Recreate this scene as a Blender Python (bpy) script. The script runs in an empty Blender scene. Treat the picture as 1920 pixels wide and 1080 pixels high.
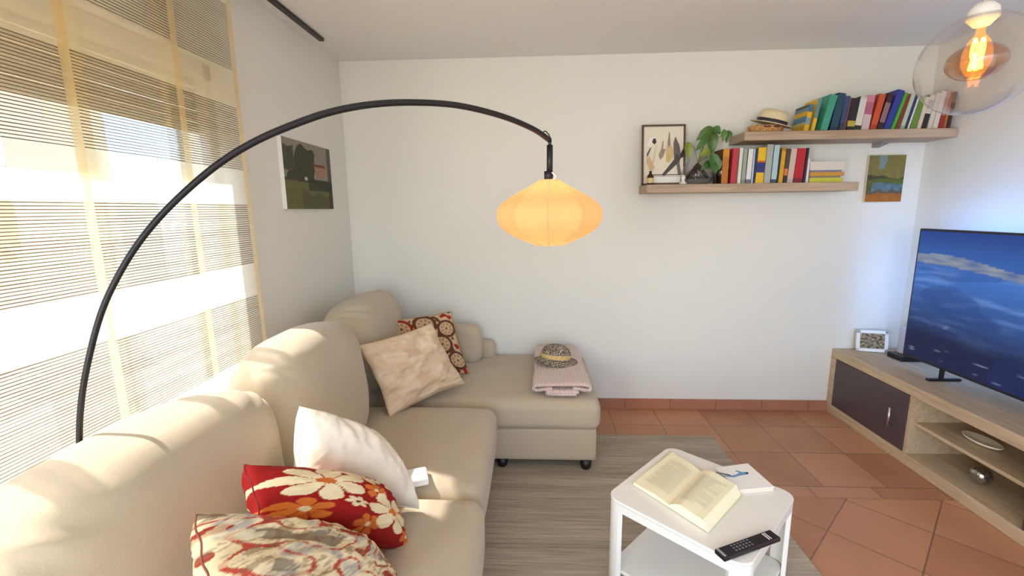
import bpy, math, random
from math import sin, cos, pi, radians, sqrt, exp, atan2
from mathutils import Vector, Matrix, noise
random.seed(7)
S = bpy.context.scene
COL = S.collection

# ------------------------------------------------------------------ camera
FPX = 850.68; YAW = radians(2.872); PIT = radians(-9.809); ROLL = radians(-.607)
CAM = Vector((0, -3.2664, 1.4894))
_fw = Vector((-sin(YAW), cos(YAW), 0)); _rt = Vector((cos(YAW), sin(YAW), 0)); _up = Vector((0, 0, 1))
_F = _fw * cos(PIT) + _up * sin(PIT); _U0 = -_fw * sin(PIT) + _up * cos(PIT)
_R = _rt * cos(ROLL) + _U0 * sin(ROLL); _U = -_rt * sin(ROLL) + _U0 * cos(ROLL)
cd = bpy.data.cameras.new('camera'); cam = bpy.data.objects.new('camera', cd); COL.objects.link(cam)
cd.sensor_width = 36; cd.lens = 36 * FPX / 1920; cd.clip_start = .02
cam.matrix_world = Matrix(((_R.x, _U.x, -_F.x, CAM.x), (_R.y, _U.y, -_F.y, CAM.y), (_R.z, _U.z, -_F.z, CAM.z), (0, 0, 0, 1)))
S.camera = cam

def at(u, v, **k):
    """point of the room plane x=.. / y=.. / z=.. seen at photo position (u, v)"""
    d = _F * FPX + _R * (u - 960) - _U * (v - 540)
    (ax, val), = k.items(); i = 'xyz'.index(ax)
    return CAM + d * ((val - CAM[i]) / d[i])

# ------------------------------------------------------------------ world, sun, fill lamps, exposure
S.view_settings.view_transform = 'Standard'; S.view_settings.look = 'None'
S.view_settings.gamma = 1; S.view_settings.use_curve_mapping = False
S.view_settings.exposure = 0.5
S.cycles.use_denoising = True
S.cycles.sample_clamp_indirect = 6
S.cycles.caustics_reflective = False; S.cycles.caustics_refractive = False
W = bpy.data.worlds.new('world'); S.world = W; W.use_nodes = True
wn = W.node_tree.nodes; wl = W.node_tree.links
sky = wn.new('ShaderNodeTexSky'); sky.sky_type = 'NISHITA'; sky.sun_disc = False
sky.sun_elevation = radians(49); sky.sun_rotation = radians(-97); sky.air_density = 1.0; sky.dust_density = .6
_t = wn.new('ShaderNodeVectorMath'); _t.operation = 'MULTIPLY'; _t.inputs[1].default_value = (.74, .92, 1.15); wl.new(sky.outputs[0], _t.inputs[0]); wl.new(_t.outputs[0], wn['Background'].inputs[0]); wn['Background'].inputs[1].default_value = .45
def lamp(name, kind, loc, energy, color=(1, 1, 1), aim=None, **kw):
    l = bpy.data.lights.new(name, kind); l.energy = energy; l.color = color
    for k, v in kw.items(): setattr(l, k, v)
    o = bpy.data.objects.new(name, l); COL.objects.link(o); o.location = loc
    if aim is not None: o.rotation_euler = (Vector(aim) - Vector(loc)).to_track_quat('-Z', 'Y').to_euler()
    return o
XL_ = -1.336
SUN_DIR = Vector((1, -.30, -1.20))
lamp('sun', 'SUN', (-6, 0, 8), 12.5, (1, .95, .87), Vector((-6, 0, 8)) + SUN_DIR, angle=radians(1.0))
lamp('rear_fill_light', 'AREA', (.1, -5.62, 1.5), 26, (.90, .95, 1), (.5, 0, 1.2), shape='RECTANGLE', size=1.5, size_y=1.8)  # added fill lamp behind the viewer, not a known window
lamp('side_fill_light', 'AREA', (XL_ - .1, -4.75, 1.2), 84, (.93, .96, .95), (3, -4.5, 1.1), shape='RECTANGLE', size=1.1, size_y=1.7)  # unseen lamp added at the left rear to brighten the room

# ------------------------------------------------------------------ materials
def srgb(c):
    if isinstance(c, str): c = [int(c[i:i + 2], 16) for i in (0, 2, 4)]
    return tuple(((x / 255 / 12.92) if x / 255 <= .04045 else ((x / 255 + .055) / 1.055) ** 2.4) for x in c)
_mats = {}
def M(name, col, rough=.6, metal=0, bump=0, bscale=200, var=0, vscale=8, sheen=0, spec=.5, emit=None, estr=1, attr=False):
    if name in _mats: return _mats[name]
    m = bpy.data.materials.new(name); m.use_nodes = True; n = m.node_tree.nodes; l = m.node_tree.links
    b = n['Principled BSDF']; c = srgb(col) if col is not None else (1, 1, 1)
    b.inputs['Base Color'].default_value = (*c, 1); b.inputs['Roughness'].default_value = rough
    b.inputs['Metallic'].default_value = metal; b.inputs['Specular IOR Level'].default_value = spec
    if sheen: b.inputs['Sheen Weight'].default_value = sheen
    tc = n.new('ShaderNodeTexCoord')
    src = None
    if attr:
        a = n.new('ShaderNodeAttribute'); a.attribute_name = 'Col'; l.new(a.outputs['Color'], b.inputs['Base Color']); src = a.outputs['Color']
    if var:
        t = n.new('ShaderNodeTexNoise'); t.inputs['Scale'].default_value = vscale; t.inputs['Detail'].default_value = 4
        l.new(tc.outputs['Object'], t.inputs['Vector'])
        r = n.new('ShaderNodeMapRange'); r.inputs['From Min'].default_value = .3; r.inputs['From Max'].default_value = .7
        r.inputs['To Min'].default_value = 1 - var; r.inputs['To Max'].default_value = 1 + var
        l.new(t.outputs['Fac'], r.inputs['Value'])
        mx = n.new('ShaderNodeVectorMath'); mx.operation = 'SCALE'
        if src: l.new(src, mx.inputs[0])
        else: mx.inputs[0].default_value = c
        l.new(r.outputs[0], mx.inputs['Scale']); l.new(mx.outputs[0], b.inputs['Base Color'])
    if bump:
        t = n.new('ShaderNodeTexNoise'); t.inputs['Scale'].default_value = bscale; t.inputs['Detail'].default_value = 3
        l.new(tc.outputs['Object'], t.inputs['Vector'])
        bp = n.new('ShaderNodeBump'); bp.inputs['Strength'].default_value = bump; bp.inputs['Distance'].default_value = .002
        l.new(t.outputs['Fac'], bp.inputs['Height']); l.new(bp.outputs[0], b.inputs['Normal'])
    if emit is not None:
        b.inputs['Emission Color'].default_value = (*srgb(emit), 1); b.inputs['Emission Strength'].default_value = estr
    _mats[name] = m; return m
def P(hexcol, rough=.55): return M('paint_' + hexcol, hexcol, rough)

def math_(n, l, op, a, b=None, c=None):
    m = n.new('ShaderNodeMath'); m.operation = op
    for i, x in enumerate((a, b, c)):
        if x is None: continue
        if isinstance(x, (int, float)): m.inputs[i].default_value = x
        else: l.new(x, m.inputs[i])
    return m.outputs[0]

fabric = M('sofa_fabric', (191, 176, 151), .9, bump=.35, bscale=700, var=.03, vscale=5, sheen=.25, spec=.2)
wallm = M('wall_paint', (233, 231, 222), .9, bump=.12, bscale=60, spec=.2)
ceilm = M('ceiling_paint', (236, 236, 232), .95, spec=.1)
white = M('white_lacquer', (238, 236, 230), .35)
black = M('black_plastic', (22, 21, 24), .35)
blackm = M('black_metal', (30, 29, 34), .4, metal=.2)
chrome = M('brushed_steel', (200, 198, 196), .3, metal=1)

def wood(name, c1, c2, axis='X', sc=1):
    m = bpy.data.materials.new(name); m.use_nodes = True; n = m.node_tree.nodes; l = m.node_tree.links
    b = n['Principled BSDF']; b.inputs['Roughness'].default_value = .55
    tc = n.new('ShaderNodeTexCoord'); mp = n.new('ShaderNodeMapping')
    s = {'X': (1.5, 22, 22), 'Y': (22, 1.5, 22), 'Z': (22, 22, 1.5)}[axis]
    mp.inputs['Scale'].default_value = [q * sc for q in s]
    l.new(tc.outputs['Object'], mp.inputs['Vector'])
    t = n.new('ShaderNodeTexNoise'); t.inputs['Scale'].default_value = 2.2; t.inputs['Detail'].default_value = 6; t.inputs['Distortion'].default_value = .8
    l.new(mp.outputs[0], t.inputs['Vector'])
    r = n.new('ShaderNodeValToRGB'); r.color_ramp.elements[0].position = .3; r.color_ramp.elements[1].position = .72
    r.color_ramp.elements[0].color = (*srgb(c1), 1); r.color_ramp.elements[1].color = (*srgb(c2), 1)
    l.new(t.outputs['Fac'], r.inputs['Fac']); l.new(r.outputs[0], b.inputs['Base Color'])
    return m
oakY = wood('oak_stand', (178, 154, 124), (208, 184, 152), 'Y')
oakX = wood('oak_shelf', (164, 140, 116), (192, 168, 144), 'X')

# floor tiles
def floor_mat():
    m = bpy.data.materials.new('terracotta_tiles'); m.use_nodes = True; n = m.node_tree.nodes; l = m.node_tree.links
    b = n['Principled BSDF']; b.inputs['Roughness'].default_value = .42
    tc = n.new('ShaderNodeTexCoord'); sp = n.new('ShaderNodeSeparateXYZ'); l.new(tc.outputs['Object'], sp.inputs[0])
    X, Y = sp.outputs[0], sp.outputs[1]
    mt = lambda op, a, b_=None, c=None: math_(n, l, op, a, b_, c)
    def grid(u, v, pu, pv):
        U = mt('DIVIDE', u, pu); V = mt('DIVIDE', v, pv)
        fu = mt('ABSOLUTE', mt('SUBTRACT', mt('FRACT', U), .5)); fv = mt('ABSOLUTE', mt('SUBTRACT', mt('FRACT', V), .5))
        g = mt('MAXIMUM', mt('GREATER_THAN', fu, .5 - .003 / pu), mt('GREATER_THAN', fv, .5 - .003 / pv))
        idn = mt('ADD', mt('MULTIPLY', mt('FLOOR', U), 12.9), mt('MULTIPLY', mt('FLOOR', V), 7.31))
        return g, idn
    g1, i1 = grid(mt('SUBTRACT', X, .55), mt('ADD', Y, .27), .335, .345)
    dx = mt('SUBTRACT', X, 1.36); dy = mt('ADD', Y, 1.31)
    g2, i2 = grid(mt('MULTIPLY', mt('ADD', dx, dy), .7071), mt('MULTIPLY', mt('SUBTRACT', dx, dy), .7071), .335, .335)
    g3, i3 = grid(mt('SUBTRACT', X, 1.13), mt('ADD', Y, 1.06), .335, .1)
    top = mt('GREATER_THAN', Y, -.963); strip = mt('GREATER_THAN', Y, -1.06)
    def mixv(f, a, b_): return mt('ADD', mt('MULTIPLY', f, a), mt('MULTIPLY', mt('SUBTRACT', 1.0, f), b_))
    g = mixv(top, g1, mixv(strip, g3, g2)); idn = mixv(top, i1, mixv(strip, i3, i2))
    wnz = n.new('ShaderNodeTexWhiteNoise'); wnz.noise_dimensions = '1D'; l.new(idn, wnz.inputs['W'])
    t = n.new('ShaderNodeTexNoise'); t.inputs['Scale'].default_value = 3.2; t.inputs['Detail'].default_value = 5; l.new(tc.outputs['Object'], t.inputs['Vector'])
    f = mt('ADD', mt('MULTIPLY', wnz.outputs['Value'], .5), mt('MULTIPLY', t.outputs['Fac'], .6))
    r = n.new('ShaderNodeValToRGB'); r.color_ramp.elements[0].position = .15; r.color_ramp.elements[1].position = .9
    r.color_ramp.elements[0].color = (*srgb((168, 114, 82)), 1); r.color_ramp.elements[1].color = (*srgb((206, 150, 112)), 1)
    l.new(f, r.inputs['Fac'])
    mx = n.new('ShaderNodeMix'); mx.data_type = 'RGBA'; l.new(g, mx.inputs['Factor']); l.new(r.outputs[0], mx.inputs['A'])
    mx.inputs['B'].default_value = (*srgb((134, 96, 76)), 1); l.new(mx.outputs['Result'], b.inputs['Base Color'])
    bp = n.new('ShaderNodeBump'); bp.inputs['Strength'].default_value = .5; bp.inputs['Distance'].default_value = .003
    h = mt('SUBTRACT', mt('MULTIPLY', t.outputs['Fac'], .5), g); l.new(h, bp.inputs['Height']); l.new(bp.outputs[0], b.inputs['Normal'])
    return m
def rug_mat():
    m = bpy.data.materials.new('ribbed_rug'); m.use_nodes = True; n = m.node_tree.nodes; l = m.node_tree.links
    b = n['Principled BSDF']; b.inputs['Roughness'].default_value = .95; b.inputs['Specular IOR Level'].default_value = .1
    tc = n.new('ShaderNodeTexCoord'); mp = n.new('ShaderNodeMapping'); mp.inputs['Scale'].default_value = (3, 120, 1)
    l.new(tc.outputs['Object'], mp.inputs['Vector'])
    t = n.new('ShaderNodeTexNoise'); t.inputs['Scale'].default_value = 1.0; t.inputs['Detail'].default_value = 5; l.new(mp.outputs[0], t.inputs['Vector'])
    t2 = n.new('ShaderNodeTexNoise'); t2.inputs['Scale'].default_value = 1.0; t2.inputs['Detail'].default_value = 2
    mp2 = n.new('ShaderNodeMapping'); mp2.inputs['Scale'].default_value = (.6, 14, 1); l.new(tc.outputs['Object'], mp2.inputs['Vector']); l.new(mp2.outputs[0], t2.inputs['Vector'])
    f = math_(n, l, 'ADD', math_(n, l, 'MULTIPLY', t.outputs['Fac'], .6), math_(n, l, 'MULTIPLY', t2.outputs['Fac'], .4))
    r = n.new('ShaderNodeValToRGB'); r.color_ramp.elements[0].position = .36; r.color_ramp.elements[1].position = .62
    r.color_ramp.elements[0].color = (*srgb((152, 138, 120)), 1); r.color_ramp.elements[1].color = (*srgb((192, 180, 162)), 1)
    l.new(f, r.inputs['Fac']); l.new(r.outputs[0], b.inputs['Base Color'])
    bp = n.new('ShaderNodeBump'); bp.inputs['Strength'].default_value = .6; bp.inputs['Distance'].default_value = .003
    l.new(t.outputs['Fac'], bp.inputs['Height']); l.new(bp.outputs[0], b.inputs['Normal'])
    return m
def curtain_mat():
    m = bpy.data.materials.new('curtain_weave'); m.use_nodes = True; n = m.node_tree.nodes; l = m.node_tree.links
    n.remove(n['Principled BSDF']); out = n['Material Output']
    tc = n.new('ShaderNodeTexCoord'); sp = n.new('ShaderNodeSeparateXYZ'); l.new(tc.outputs['Object'], sp.inputs[0])
    mt = lambda op, a, b_=None, c=None: math_(n, l, op, a, b_, c)
    Yv, Z = sp.outputs[1], sp.outputs[2]          # object space: y across the panel from its middle, z height
    # slatted blocks repeat every .403 m, from .87 up to 1.11 etc.
    k = mt('FRACT', mt('DIVIDE', mt('SUBTRACT', Z, .861), .4035))
    blk = mt('LESS_THAN', k, .645)
    inner = mt('LESS_THAN', mt('ABSOLUTE', Yv), .185)
    slat = mt('MULTIPLY', blk, inner)
    tn = n.new('ShaderNodeTexNoise'); tn.noise_dimensions = '3D'; tn.inputs['Scale'].default_value = 1
    mp = n.new('ShaderNodeMapping'); mp.inputs['Scale'].default_value = (1, 1.5, 26); l.new(tc.outputs['Object'], mp.inputs['Vector']); l.new(mp.outputs[0], tn.inputs['Vector'])
    ph = mt('ADD', mt('DIVIDE', Z, .0090), mt('MULTIPLY', tn.outputs['Fac'], .5))
    line = mt('LESS_THAN', mt('FRACT', ph), mt('ADD', .14, mt('MULTIPLY', tn.outputs['Fac'], .36)))
    # alpha = how opaque
    dark = mt('MULTIPLY', slat, line)
    sheer = mt('MULTIPLY', slat, mt('SUBTRACT', 1.0, line))
    alpha = mt('SUBTRACT', mt('ADD', .68, mt('MULTIPLY', dark, .28)), mt('MULTIPLY', sheer, .34))
    cm = n.new('ShaderNodeMix'); cm.data_type = 'RGBA'; l.new(dark, cm.inputs['Factor'])
    cm.inputs['B'].default_value = (*srgb((124, 106, 82)), 1)
    hm_ = n.new('ShaderNodeMix'); hm_.data_type = 'RGBA'; l.new(inner, hm_.inputs['Factor']); hm_.inputs['A'].default_value = (*srgb((244, 220, 164)), 1); hm_.inputs['B'].default_value = (*srgb((245, 236, 206)), 1)
    l.new(hm_.outputs['Result'], cm.inputs['A'])
    df = n.new('ShaderNodeBsdfDiffuse'); tr = n.new('ShaderNodeBsdfTranslucent'); l.new(cm.outputs['Result'], df.inputs['Color']); l.new(cm.outputs['Result'], tr.inputs['Color'])
    ms = n.new('ShaderNodeMixShader'); l.new(mt('SUBTRACT', .62, mt('MULTIPLY', dark, .44)), ms.inputs[0]); l.new(df.outputs[0], ms.inputs[1]); l.new(tr.outputs[0], ms.inputs[2])
    tp = n.new('ShaderNodeBsdfTransparent'); m2 = n.new('ShaderNodeMixShader'); l.new(alpha, m2.inputs[0]); l.new(tp.outputs[0], m2.inputs[1]); l.new(ms.outputs[0], m2.inputs[2])
    l.new(m2.outputs[0], out.inputs['Surface'])
    return m
def thin_glass(name, tint=(1, 1, 1), refl=.08, rough=.02, fres=True):
    m = bpy.data.materials.new(name); m.use_nodes = True; n = m.node_tree.nodes; l = m.node_tree.links
    n.remove(n['Principled BSDF']); out = n['Material Output']
    tp = n.new('ShaderNodeBsdfTransparent'); tp.inputs[0].default_value = (*tint, 1)
    gl = n.new('ShaderNodeBsdfGlossy'); gl.inputs['Roughness'].default_value = rough
    ms = n.new('ShaderNodeMixShader')
    if fres:
        lw = n.new('ShaderNodeLayerWeight'); lw.inputs['Blend'].default_value = .35
        l.new(math_(n, l, 'MINIMUM', math_(n, l, 'ADD', math_(n, l, 'POWER', lw.outputs['Facing'], 2.2), refl), .7), ms.inputs[0])
    else: ms.inputs[0].default_value = refl
    l.new(tp.outputs[0], ms.inputs[1]); l.new(gl.outputs[0], ms.inputs[2]); l.new(ms.outputs[0], out.inputs['Surface'])
    return m
def weave(name, c1, c2, scale):
    m = bpy.data.materials.new(name); m.use_nodes = True; n = m.node_tree.nodes; l = m.node_tree.links
    b = n['Principled BSDF']; b.inputs['Roughness'].default_value = .8
    tc = n.new('ShaderNodeTexCoord'); v = n.new('ShaderNodeTexVoronoi'); v.inputs['Scale'].default_value = scale
    l.new(tc.outputs['Object'], v.inputs['Vector'])
    r = n.new('ShaderNodeValToRGB'); r.color_ramp.elements[0].position = .28; r.color_ramp.elements[1].position = .5
    r.color_ramp.elements[0].color = (*srgb(c1), 1); r.color_ramp.elements[1].color = (*srgb(c2), 1)
    l.new(v.outputs['Distance'], r.inputs['Fac']); l.new(r.outputs[0], b.inputs['Base Color'])
    bp = n.new('ShaderNodeBump'); bp.inputs['Strength'].default_value = .6; bp.inputs['Distance'].default_value = .003
    l.new(v.outputs['Distance'], bp.inputs['Height']); l.new(bp.outputs[0], b.inputs['Normal'])
    return m

# ------------------------------------------------------------------ mesh helpers
class MB:
    def __init__(s): s.v = []; s.f = []; s.m = []; s.c = []
    def add(s, vs, fs, mi=0, cols=None):
        o = len(s.v); s.v += [Vector(p) for p in vs]; s.f += [tuple(i + o for i in f) for f in fs]; s.m += [mi] * len(fs)
        s.c += list(cols) if cols else [(1, 1, 1)] * len(vs)
        return s
    def box(s, x0, x1, y0, y1, z0, z1, mi=0, T=None):
        vs = [(x, y, z) for x in (x0, x1) for y in (y0, y1) for z in (z0, z1)]
        if T: vs = [T @ Vector(p) for p in vs]
        return s.add(vs, [(0, 1, 3, 2), (4, 6, 7, 5), (0, 4, 5, 1), (2, 3, 7, 6), (0, 2, 6, 4), (1, 5, 7, 3)], mi)
    def rings(s, rings, mi=0, closed=True, caps=True):
        n = len(rings[0]); vs = [p for r in rings for p in r]; fs = []
        for i in range(len(rings) - 1):
            for j in range(n if closed else n - 1):
                k = (j + 1) % n; fs.append((i * n + j, i * n + k, (i + 1) * n + k, (i + 1) * n + j))
        if caps and closed: fs += [tuple(range(n))[::-1], tuple((len(rings) - 1) * n + j for j in range(n))]
        return s.add(vs, fs, mi)
    def tube(s, pts, rad, n=10, mi=0, caps=True):
        pts = [Vector(p) for p in pts]; rs = []; prev = None
        for i, p in enumerate(pts):
            t = (pts[min(i + 1, len(pts) - 1)] - pts[max(i - 1, 0)]).normalized()
            if prev is None: a = t.orthogonal().normalized()
            else: a = (prev - t * prev.dot(t)).normalized()
            prev = a; b = t.cross(a); r = rad[i] if isinstance(rad, (list, tuple)) else rad
            rs.append([p + (a * cos(2 * pi * k / n) + b * sin(2 * pi * k / n)) * r for k in range(n)])
        return s.rings(rs, mi, caps=caps)
    def lathe(s, prof, c=(0, 0, 0), n=32, mi=0, sx=1, sy=1, caps=False, T=None, rfun=None):
        rs = []
        for r, z in prof:
            ring = []
            for k in range(n):
                a = 2 * pi * k / n; q = r * (rfun(a, z) if rfun else 1)
                p = Vector((cos(a) * q * sx, sin(a) * q * sy, z))
                if T: p = T @ p
                ring.append(p + Vector(c))
            rs.append(ring)
        return s.rings(rs, mi, caps=caps)
    def poly(s, pts, mi=0): return s.add(pts, [tuple(range(len(pts)))], mi)

_org = {}
def build(name, mb, mats, parent=None, smooth=False, bevel=0, bseg=2, color=False, subsurf=0, auto=None):
    me = bpy.data.meshes.new(name)
    off = _org.get(parent.name, Vector((0, 0, 0))) if parent else Vector((0, 0, 0))
    if parent is None:
        xs = [p.x for p in mb.v]; ys = [p.y for p in mb.v]; zs = [p.z for p in mb.v]
        org = Vector(((min(xs) + max(xs)) / 2, (min(ys) + max(ys)) / 2, 0 if name in ('floor', 'ceiling') or name.startswith('curtain_cloth') else min(zs)))
        if name in ('floor', 'rug'): org = Vector((0, 0, 0))
        off = org
    me.from_pydata([p - off for p in mb.v], [], mb.f)
    for m in (mats if isinstance(mats, (list, tuple)) else [mats]): me.materials.append(m)
    for p, mi in zip(me.polygons, mb.m): p.material_index = mi; p.use_smooth = bool(smooth)
    if color:
        a = me.color_attributes.new('Col', 'FLOAT_COLOR', 'POINT')
        for i, c in enumerate(mb.c): a.data[i].color = (*c, 1)
    me.update(); me.validate()
    o = bpy.data.objects.new(name, me); COL.objects.link(o)
    if parent: o.parent = parent; _org[o.name] = off
    else: o.location = off; _org[o.name] = off
    if bevel:
        b = o.modifiers.new('bevel', 'BEVEL'); b.width = bevel; b.segments = bseg; b.limit_method = 'ANGLE'; b.angle_limit = radians(40)
        if smooth is not False or True:
            for p in me.polygons: p.use_smooth = True
            w = o.modifiers.new('wn', 'WEIGHTED_NORMAL'); w.keep_sharp = True
    if subsurf:
        b = o.modifiers.new('sub', 'SUBSURF'); b.levels = subsurf; b.render_levels = subsurf
    return o
def tag(o, label, cat, group=None, kind=None):
    if label: o['label'] = label
    if cat: o['category'] = cat
    if group: o['group'] = group
    if kind: o['kind'] = kind
    return o
def thing(name, loc, label, cat, group=None):
    o = bpy.data.objects.new(name, None); COL.objects.link(o); o.location = loc; o.empty_display_size = .05
    _org[o.name] = Vector(loc); return tag(o, label, cat, group)
def struct(o): o['kind'] = 'structure'; return o

def softbox(mb, c, half, r, n=14, deform=None, R=None, mi=0):
    """rounded padded block with an optional shape function in local coordinates"""
    hx, hy, hz = half; idx = {}; vs = []; fs = []
    def vert(q):
        key = tuple(round(t, 5) for t in q)
        if key in idx: return idx[key]
        p = Vector((q[0] * hx, q[1] * hy, q[2] * hz))
        inn = Vector([max(-h + r, min(h - r, t)) if h > r else 0 for h, t in zip((hx, hy, hz), p)])
        d = p - inn
        if d.length > 1e-9: p = inn + d.normalized() * min(r, d.length if min(abs(t) for t in q) < 0 else r)
        if deform: p = deform(p, q)
        if R: p = R @ p
        idx[key] = len(vs); vs.append(p + Vector(c)); return idx[key]
    for ax in range(3):
        for sg in (-1, 1):
            for i in range(n):
                for j in range(n):
                    def q(a, b):
                        # finer sampling towards the edges
                        f = lambda t: sin((t / n * 2 - 1) * pi / 2)
                        t = [0, 0, 0]; t[ax] = sg; t[(ax + 1) % 3] = f(a); t[(ax + 2) % 3] = f(b); return t
                    F4 = [vert(q(i, j)), vert(q(i + 1, j)), vert(q(i + 1, j + 1)), vert(q(i, j + 1))]
                    fs.append(tuple(F4) if sg > 0 else tuple(F4[::-1]))
    mb.add(vs, fs, mi); return mb

def nz(p, s, seed=0): return noise.noise(Vector(p) * s + Vector((seed * 13.7, seed * 3.1, seed * 7.7)))

def pillow(name, C, thick, mat, label, cfun=None, N=56, wr=.006, seed=1, group=None, pinch=.07, exps=.5, streak=(1, 1), seam=None):
    """square scatter cushion between four corner points (c00, c10, c11, c01), puffed on both sides"""
    c00, c10, c11, c01 = [Vector(p) for p in C]
    nrm = ((c10 - c00) + (c11 - c01)).cross((c01 - c00) + (c11 - c10)).normalized()
    mb = MB(); idx = {}
    vs = []; cols = []; fs = []
    def ff(t): return sin(t * pi / 2)
    for side in (1, -1):
        for i in range(N + 1):
            for j in range(N + 1):
                u = ff(i / N * 2 - 1); v = ff(j / N * 2 - 1)
                edge = i in (0, N) or j in (0, N)
                if edge and side < 0: idx[(side, i, j)] = idx[(1, i, j)]; continue
                uu = u * (1 - pinch * (1 - v * v)); vv = v * (1 - pinch * (1 - u * u))
                a = (uu + 1) / 2; b = (vv + 1) / 2
                p = c00 * (1 - a) * (1 - b) + c10 * a * (1 - b) + c11 * a * b + c01 * (1 - a) * b
                h = thick / 2 * ((1 - u * u) * (1 - v * v)) ** exps
                w = noise.noise(Vector((u * 2.2 * streak[0] + seed * 9, v * 2.2 * streak[1], side * 3.0))) * wr * 2.2
                w += noise.noise(Vector((u * 6 * streak[0] + v * 2 + seed, v * 6 * streak[1] - u * 2, side * 5.0))) * wr
                w += (1 - abs(noise.noise(Vector((u * 3.4 * streak[0] + v * 4 + seed, v * 3.0 * streak[1], side * 2.0)))) * 3) * wr * .6
                fade = min(1, 6 * min(1 - abs(u), 1 - abs(v)))
                p = p + nrm * side * (h + w * fade) + nrm * (noise.noise(Vector((u * 2, v * 2, seed))) * wr * 2)
                idx[(side, i, j)] = len(vs); vs.append(p)
                cols.append(cfun(u, v, side) if cfun else (1, 1, 1))
        for i in range(N):
            for j in range(N):
                q = [idx[(side, i, j)], idx[(side, i + 1, j)], idx[(side, i + 1, j + 1)], idx[(side, i, j + 1)]]
                fs.append(tuple(q) if side > 0 else tuple(q[::-1]))
    # seam
    root = thing(name, sum([Vector(p) for p in C], Vector()) / 4, label, 'cushion', group)
    mb.add(vs, fs, 0, cols)
    build('cover', mb, mat, root, smooth=True, color=bool(cfun))
    sm = MB(); loop = [idx[(1, i, 0)] for i in range(N)] + [idx[(1, N, j)] for j in range(N)] + [idx[(1, i, N)] for i in range(N, 0, -1)] + [idx[(1, 0, j)] for j in range(N, 0, -1)]
    pts = [vs[k] for k in loop]; sm.tube(pts + [pts[0]], .0022, 6)
    build('seam', sm, mat if not cfun else M('seam_%s' % seed, seam or (200, 170, 130), .8), root, smooth=True)
    return root

# ================================================================== THE ROOM
H = 2.5; XL = -1.336; XR = 2.60; YB = -5.7
def B(*a, **k): return MB().box(*a, **k)
FL = build('floor', B(XL - .3, XR + .2, YB - .2, .2, -.12, 0), floor_mat()); struct(FL)
struct(build('ceiling', B(XL - .3, XR + .2, YB - .2, .2, H, H + .15), ceilm))
struct(build('wall_back', B(XL - .3, XR + .2, 0, .2, 0, H), wallm))
struct(build('wall_right', B(XR, XR + .2, YB - .2, 0, 0, H), wallm))
# left wall with the tall glazed opening
WY0, WY1, WZ1 = -5.35, -1.285, 2.10; TW = .12  # stretch behind the viewer lengthened to let in more light
w = MB(); w.box(XL - TW, XL, WY1, 0, 0, H); w.box(XL - TW, XL, YB - .2, WY0, 0, H); w.box(XL - TW, XL, WY0, WY1, WZ1, H)
struct(build('wall_left', w, wallm))
# rear wall behind the viewer with an opening added to let in light
w = MB(); w.box(XL, -.7, YB - .2, YB, 0, H); w.box(2.5, XR, YB - .2, YB, 0, H); w.box(-.7, 2.5, YB - .2, YB, 0, .55); w.box(-.7, 2.5, YB - .2, YB, 2.5, H)
struct(build('wall_rear', w, wallm))
wf = MB()
for a, b in ((WY0, WY0 + .06), (-2.78, -2.70), (WY1 - .05, WY1)): wf.box(XL - .08, XL - .03, a, b, 0, WZ1)
wf.box(XL - .08, XL - .03, WY0, WY1, 0, .08); wf.box(XL - .08, XL - .03, WY0, WY1, WZ1 - .07, WZ1)
win = struct(build('window_1', wf, M('window_frame', (205, 196, 176), .5), bevel=.006))
build('glass_pane', B(XL - .058, XL - .052, WY0 + .06, WY1 - .06, .08, WZ1 - .07), thin_glass('window_glass', (1, 1, 1), .05, fres=False), win)
# terracotta skirting
skm = M('skirting_terracotta', (176, 120, 92), .5, var=.1, vscale=5)
def skirt(name, boxes):
    s = MB()
    for b in boxes: s.box(*b)
    struct(build(name, s, skm, bevel=.002))
skirt('baseboard_back', [(x, min(x + .333, XR), -.012, 0, 0, .079) for x in [-1.33 + .335 * i for i in range(12)]])
skirt('baseboard_right', [(XR - .012, XR, y, min(-.013, y + .333), 0, .079) for y in [-.013 - .335 * i for i in range(1, 16)]])
skirt('baseboard_left', [(XL, XL + .012, y, y + .333, 0, .079) for y in [-.013 - .335 * i for i in range(1, 5)]])

# ------------------------------------------------------------------ outside the window
struct(build('porch_floor', B(-9, XL - TW, -8, 5, -.25, -.06), M('porch_paving', (172, 158, 132), .8, var=.12)))
m = MB()
for k in range(6): m.box(XL - .115, XL - .103, WY0, WY1, 1.825 + k * .047, 1.868 + k * .047)
build('roller_shutter', m, M('shutter_cream', (214, 198, 166), .6), win)
for a, b in ((-.62, -.25), (.76, 1.8)):
    pk = tag(build('porch_pillar', B(-3.15, -2.85, a, b, -.06, 2.9), M('porch_plaster', (224, 206, 172), .9)), 'narrow plastered porch pillar outside, left of the patch of sky' if a < 0 else 'broad plastered porch pillar outside, right of the patch of sky', 'pillar')
struct(build('wall_sun_blocker', B(-2.5, -2.25, -8, -2.95, -.06, 3.6), M('blocker_render', (214, 206, 190), .9)))  # unseen wall added to keep direct sun off the floor behind the viewer
gw = build('garden_wall', B(-7.2, -7.0, -8, 5, -.25, 1.95), M('garden_wall_render', (196, 184, 156), .9, var=.05, vscale=2))
tag(gw, 'pale rendered garden wall seen through the curtains', 'wall')
lf = M('shrub_leaf', (86, 112, 52), .7, var=.3, vscale=12)
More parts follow.
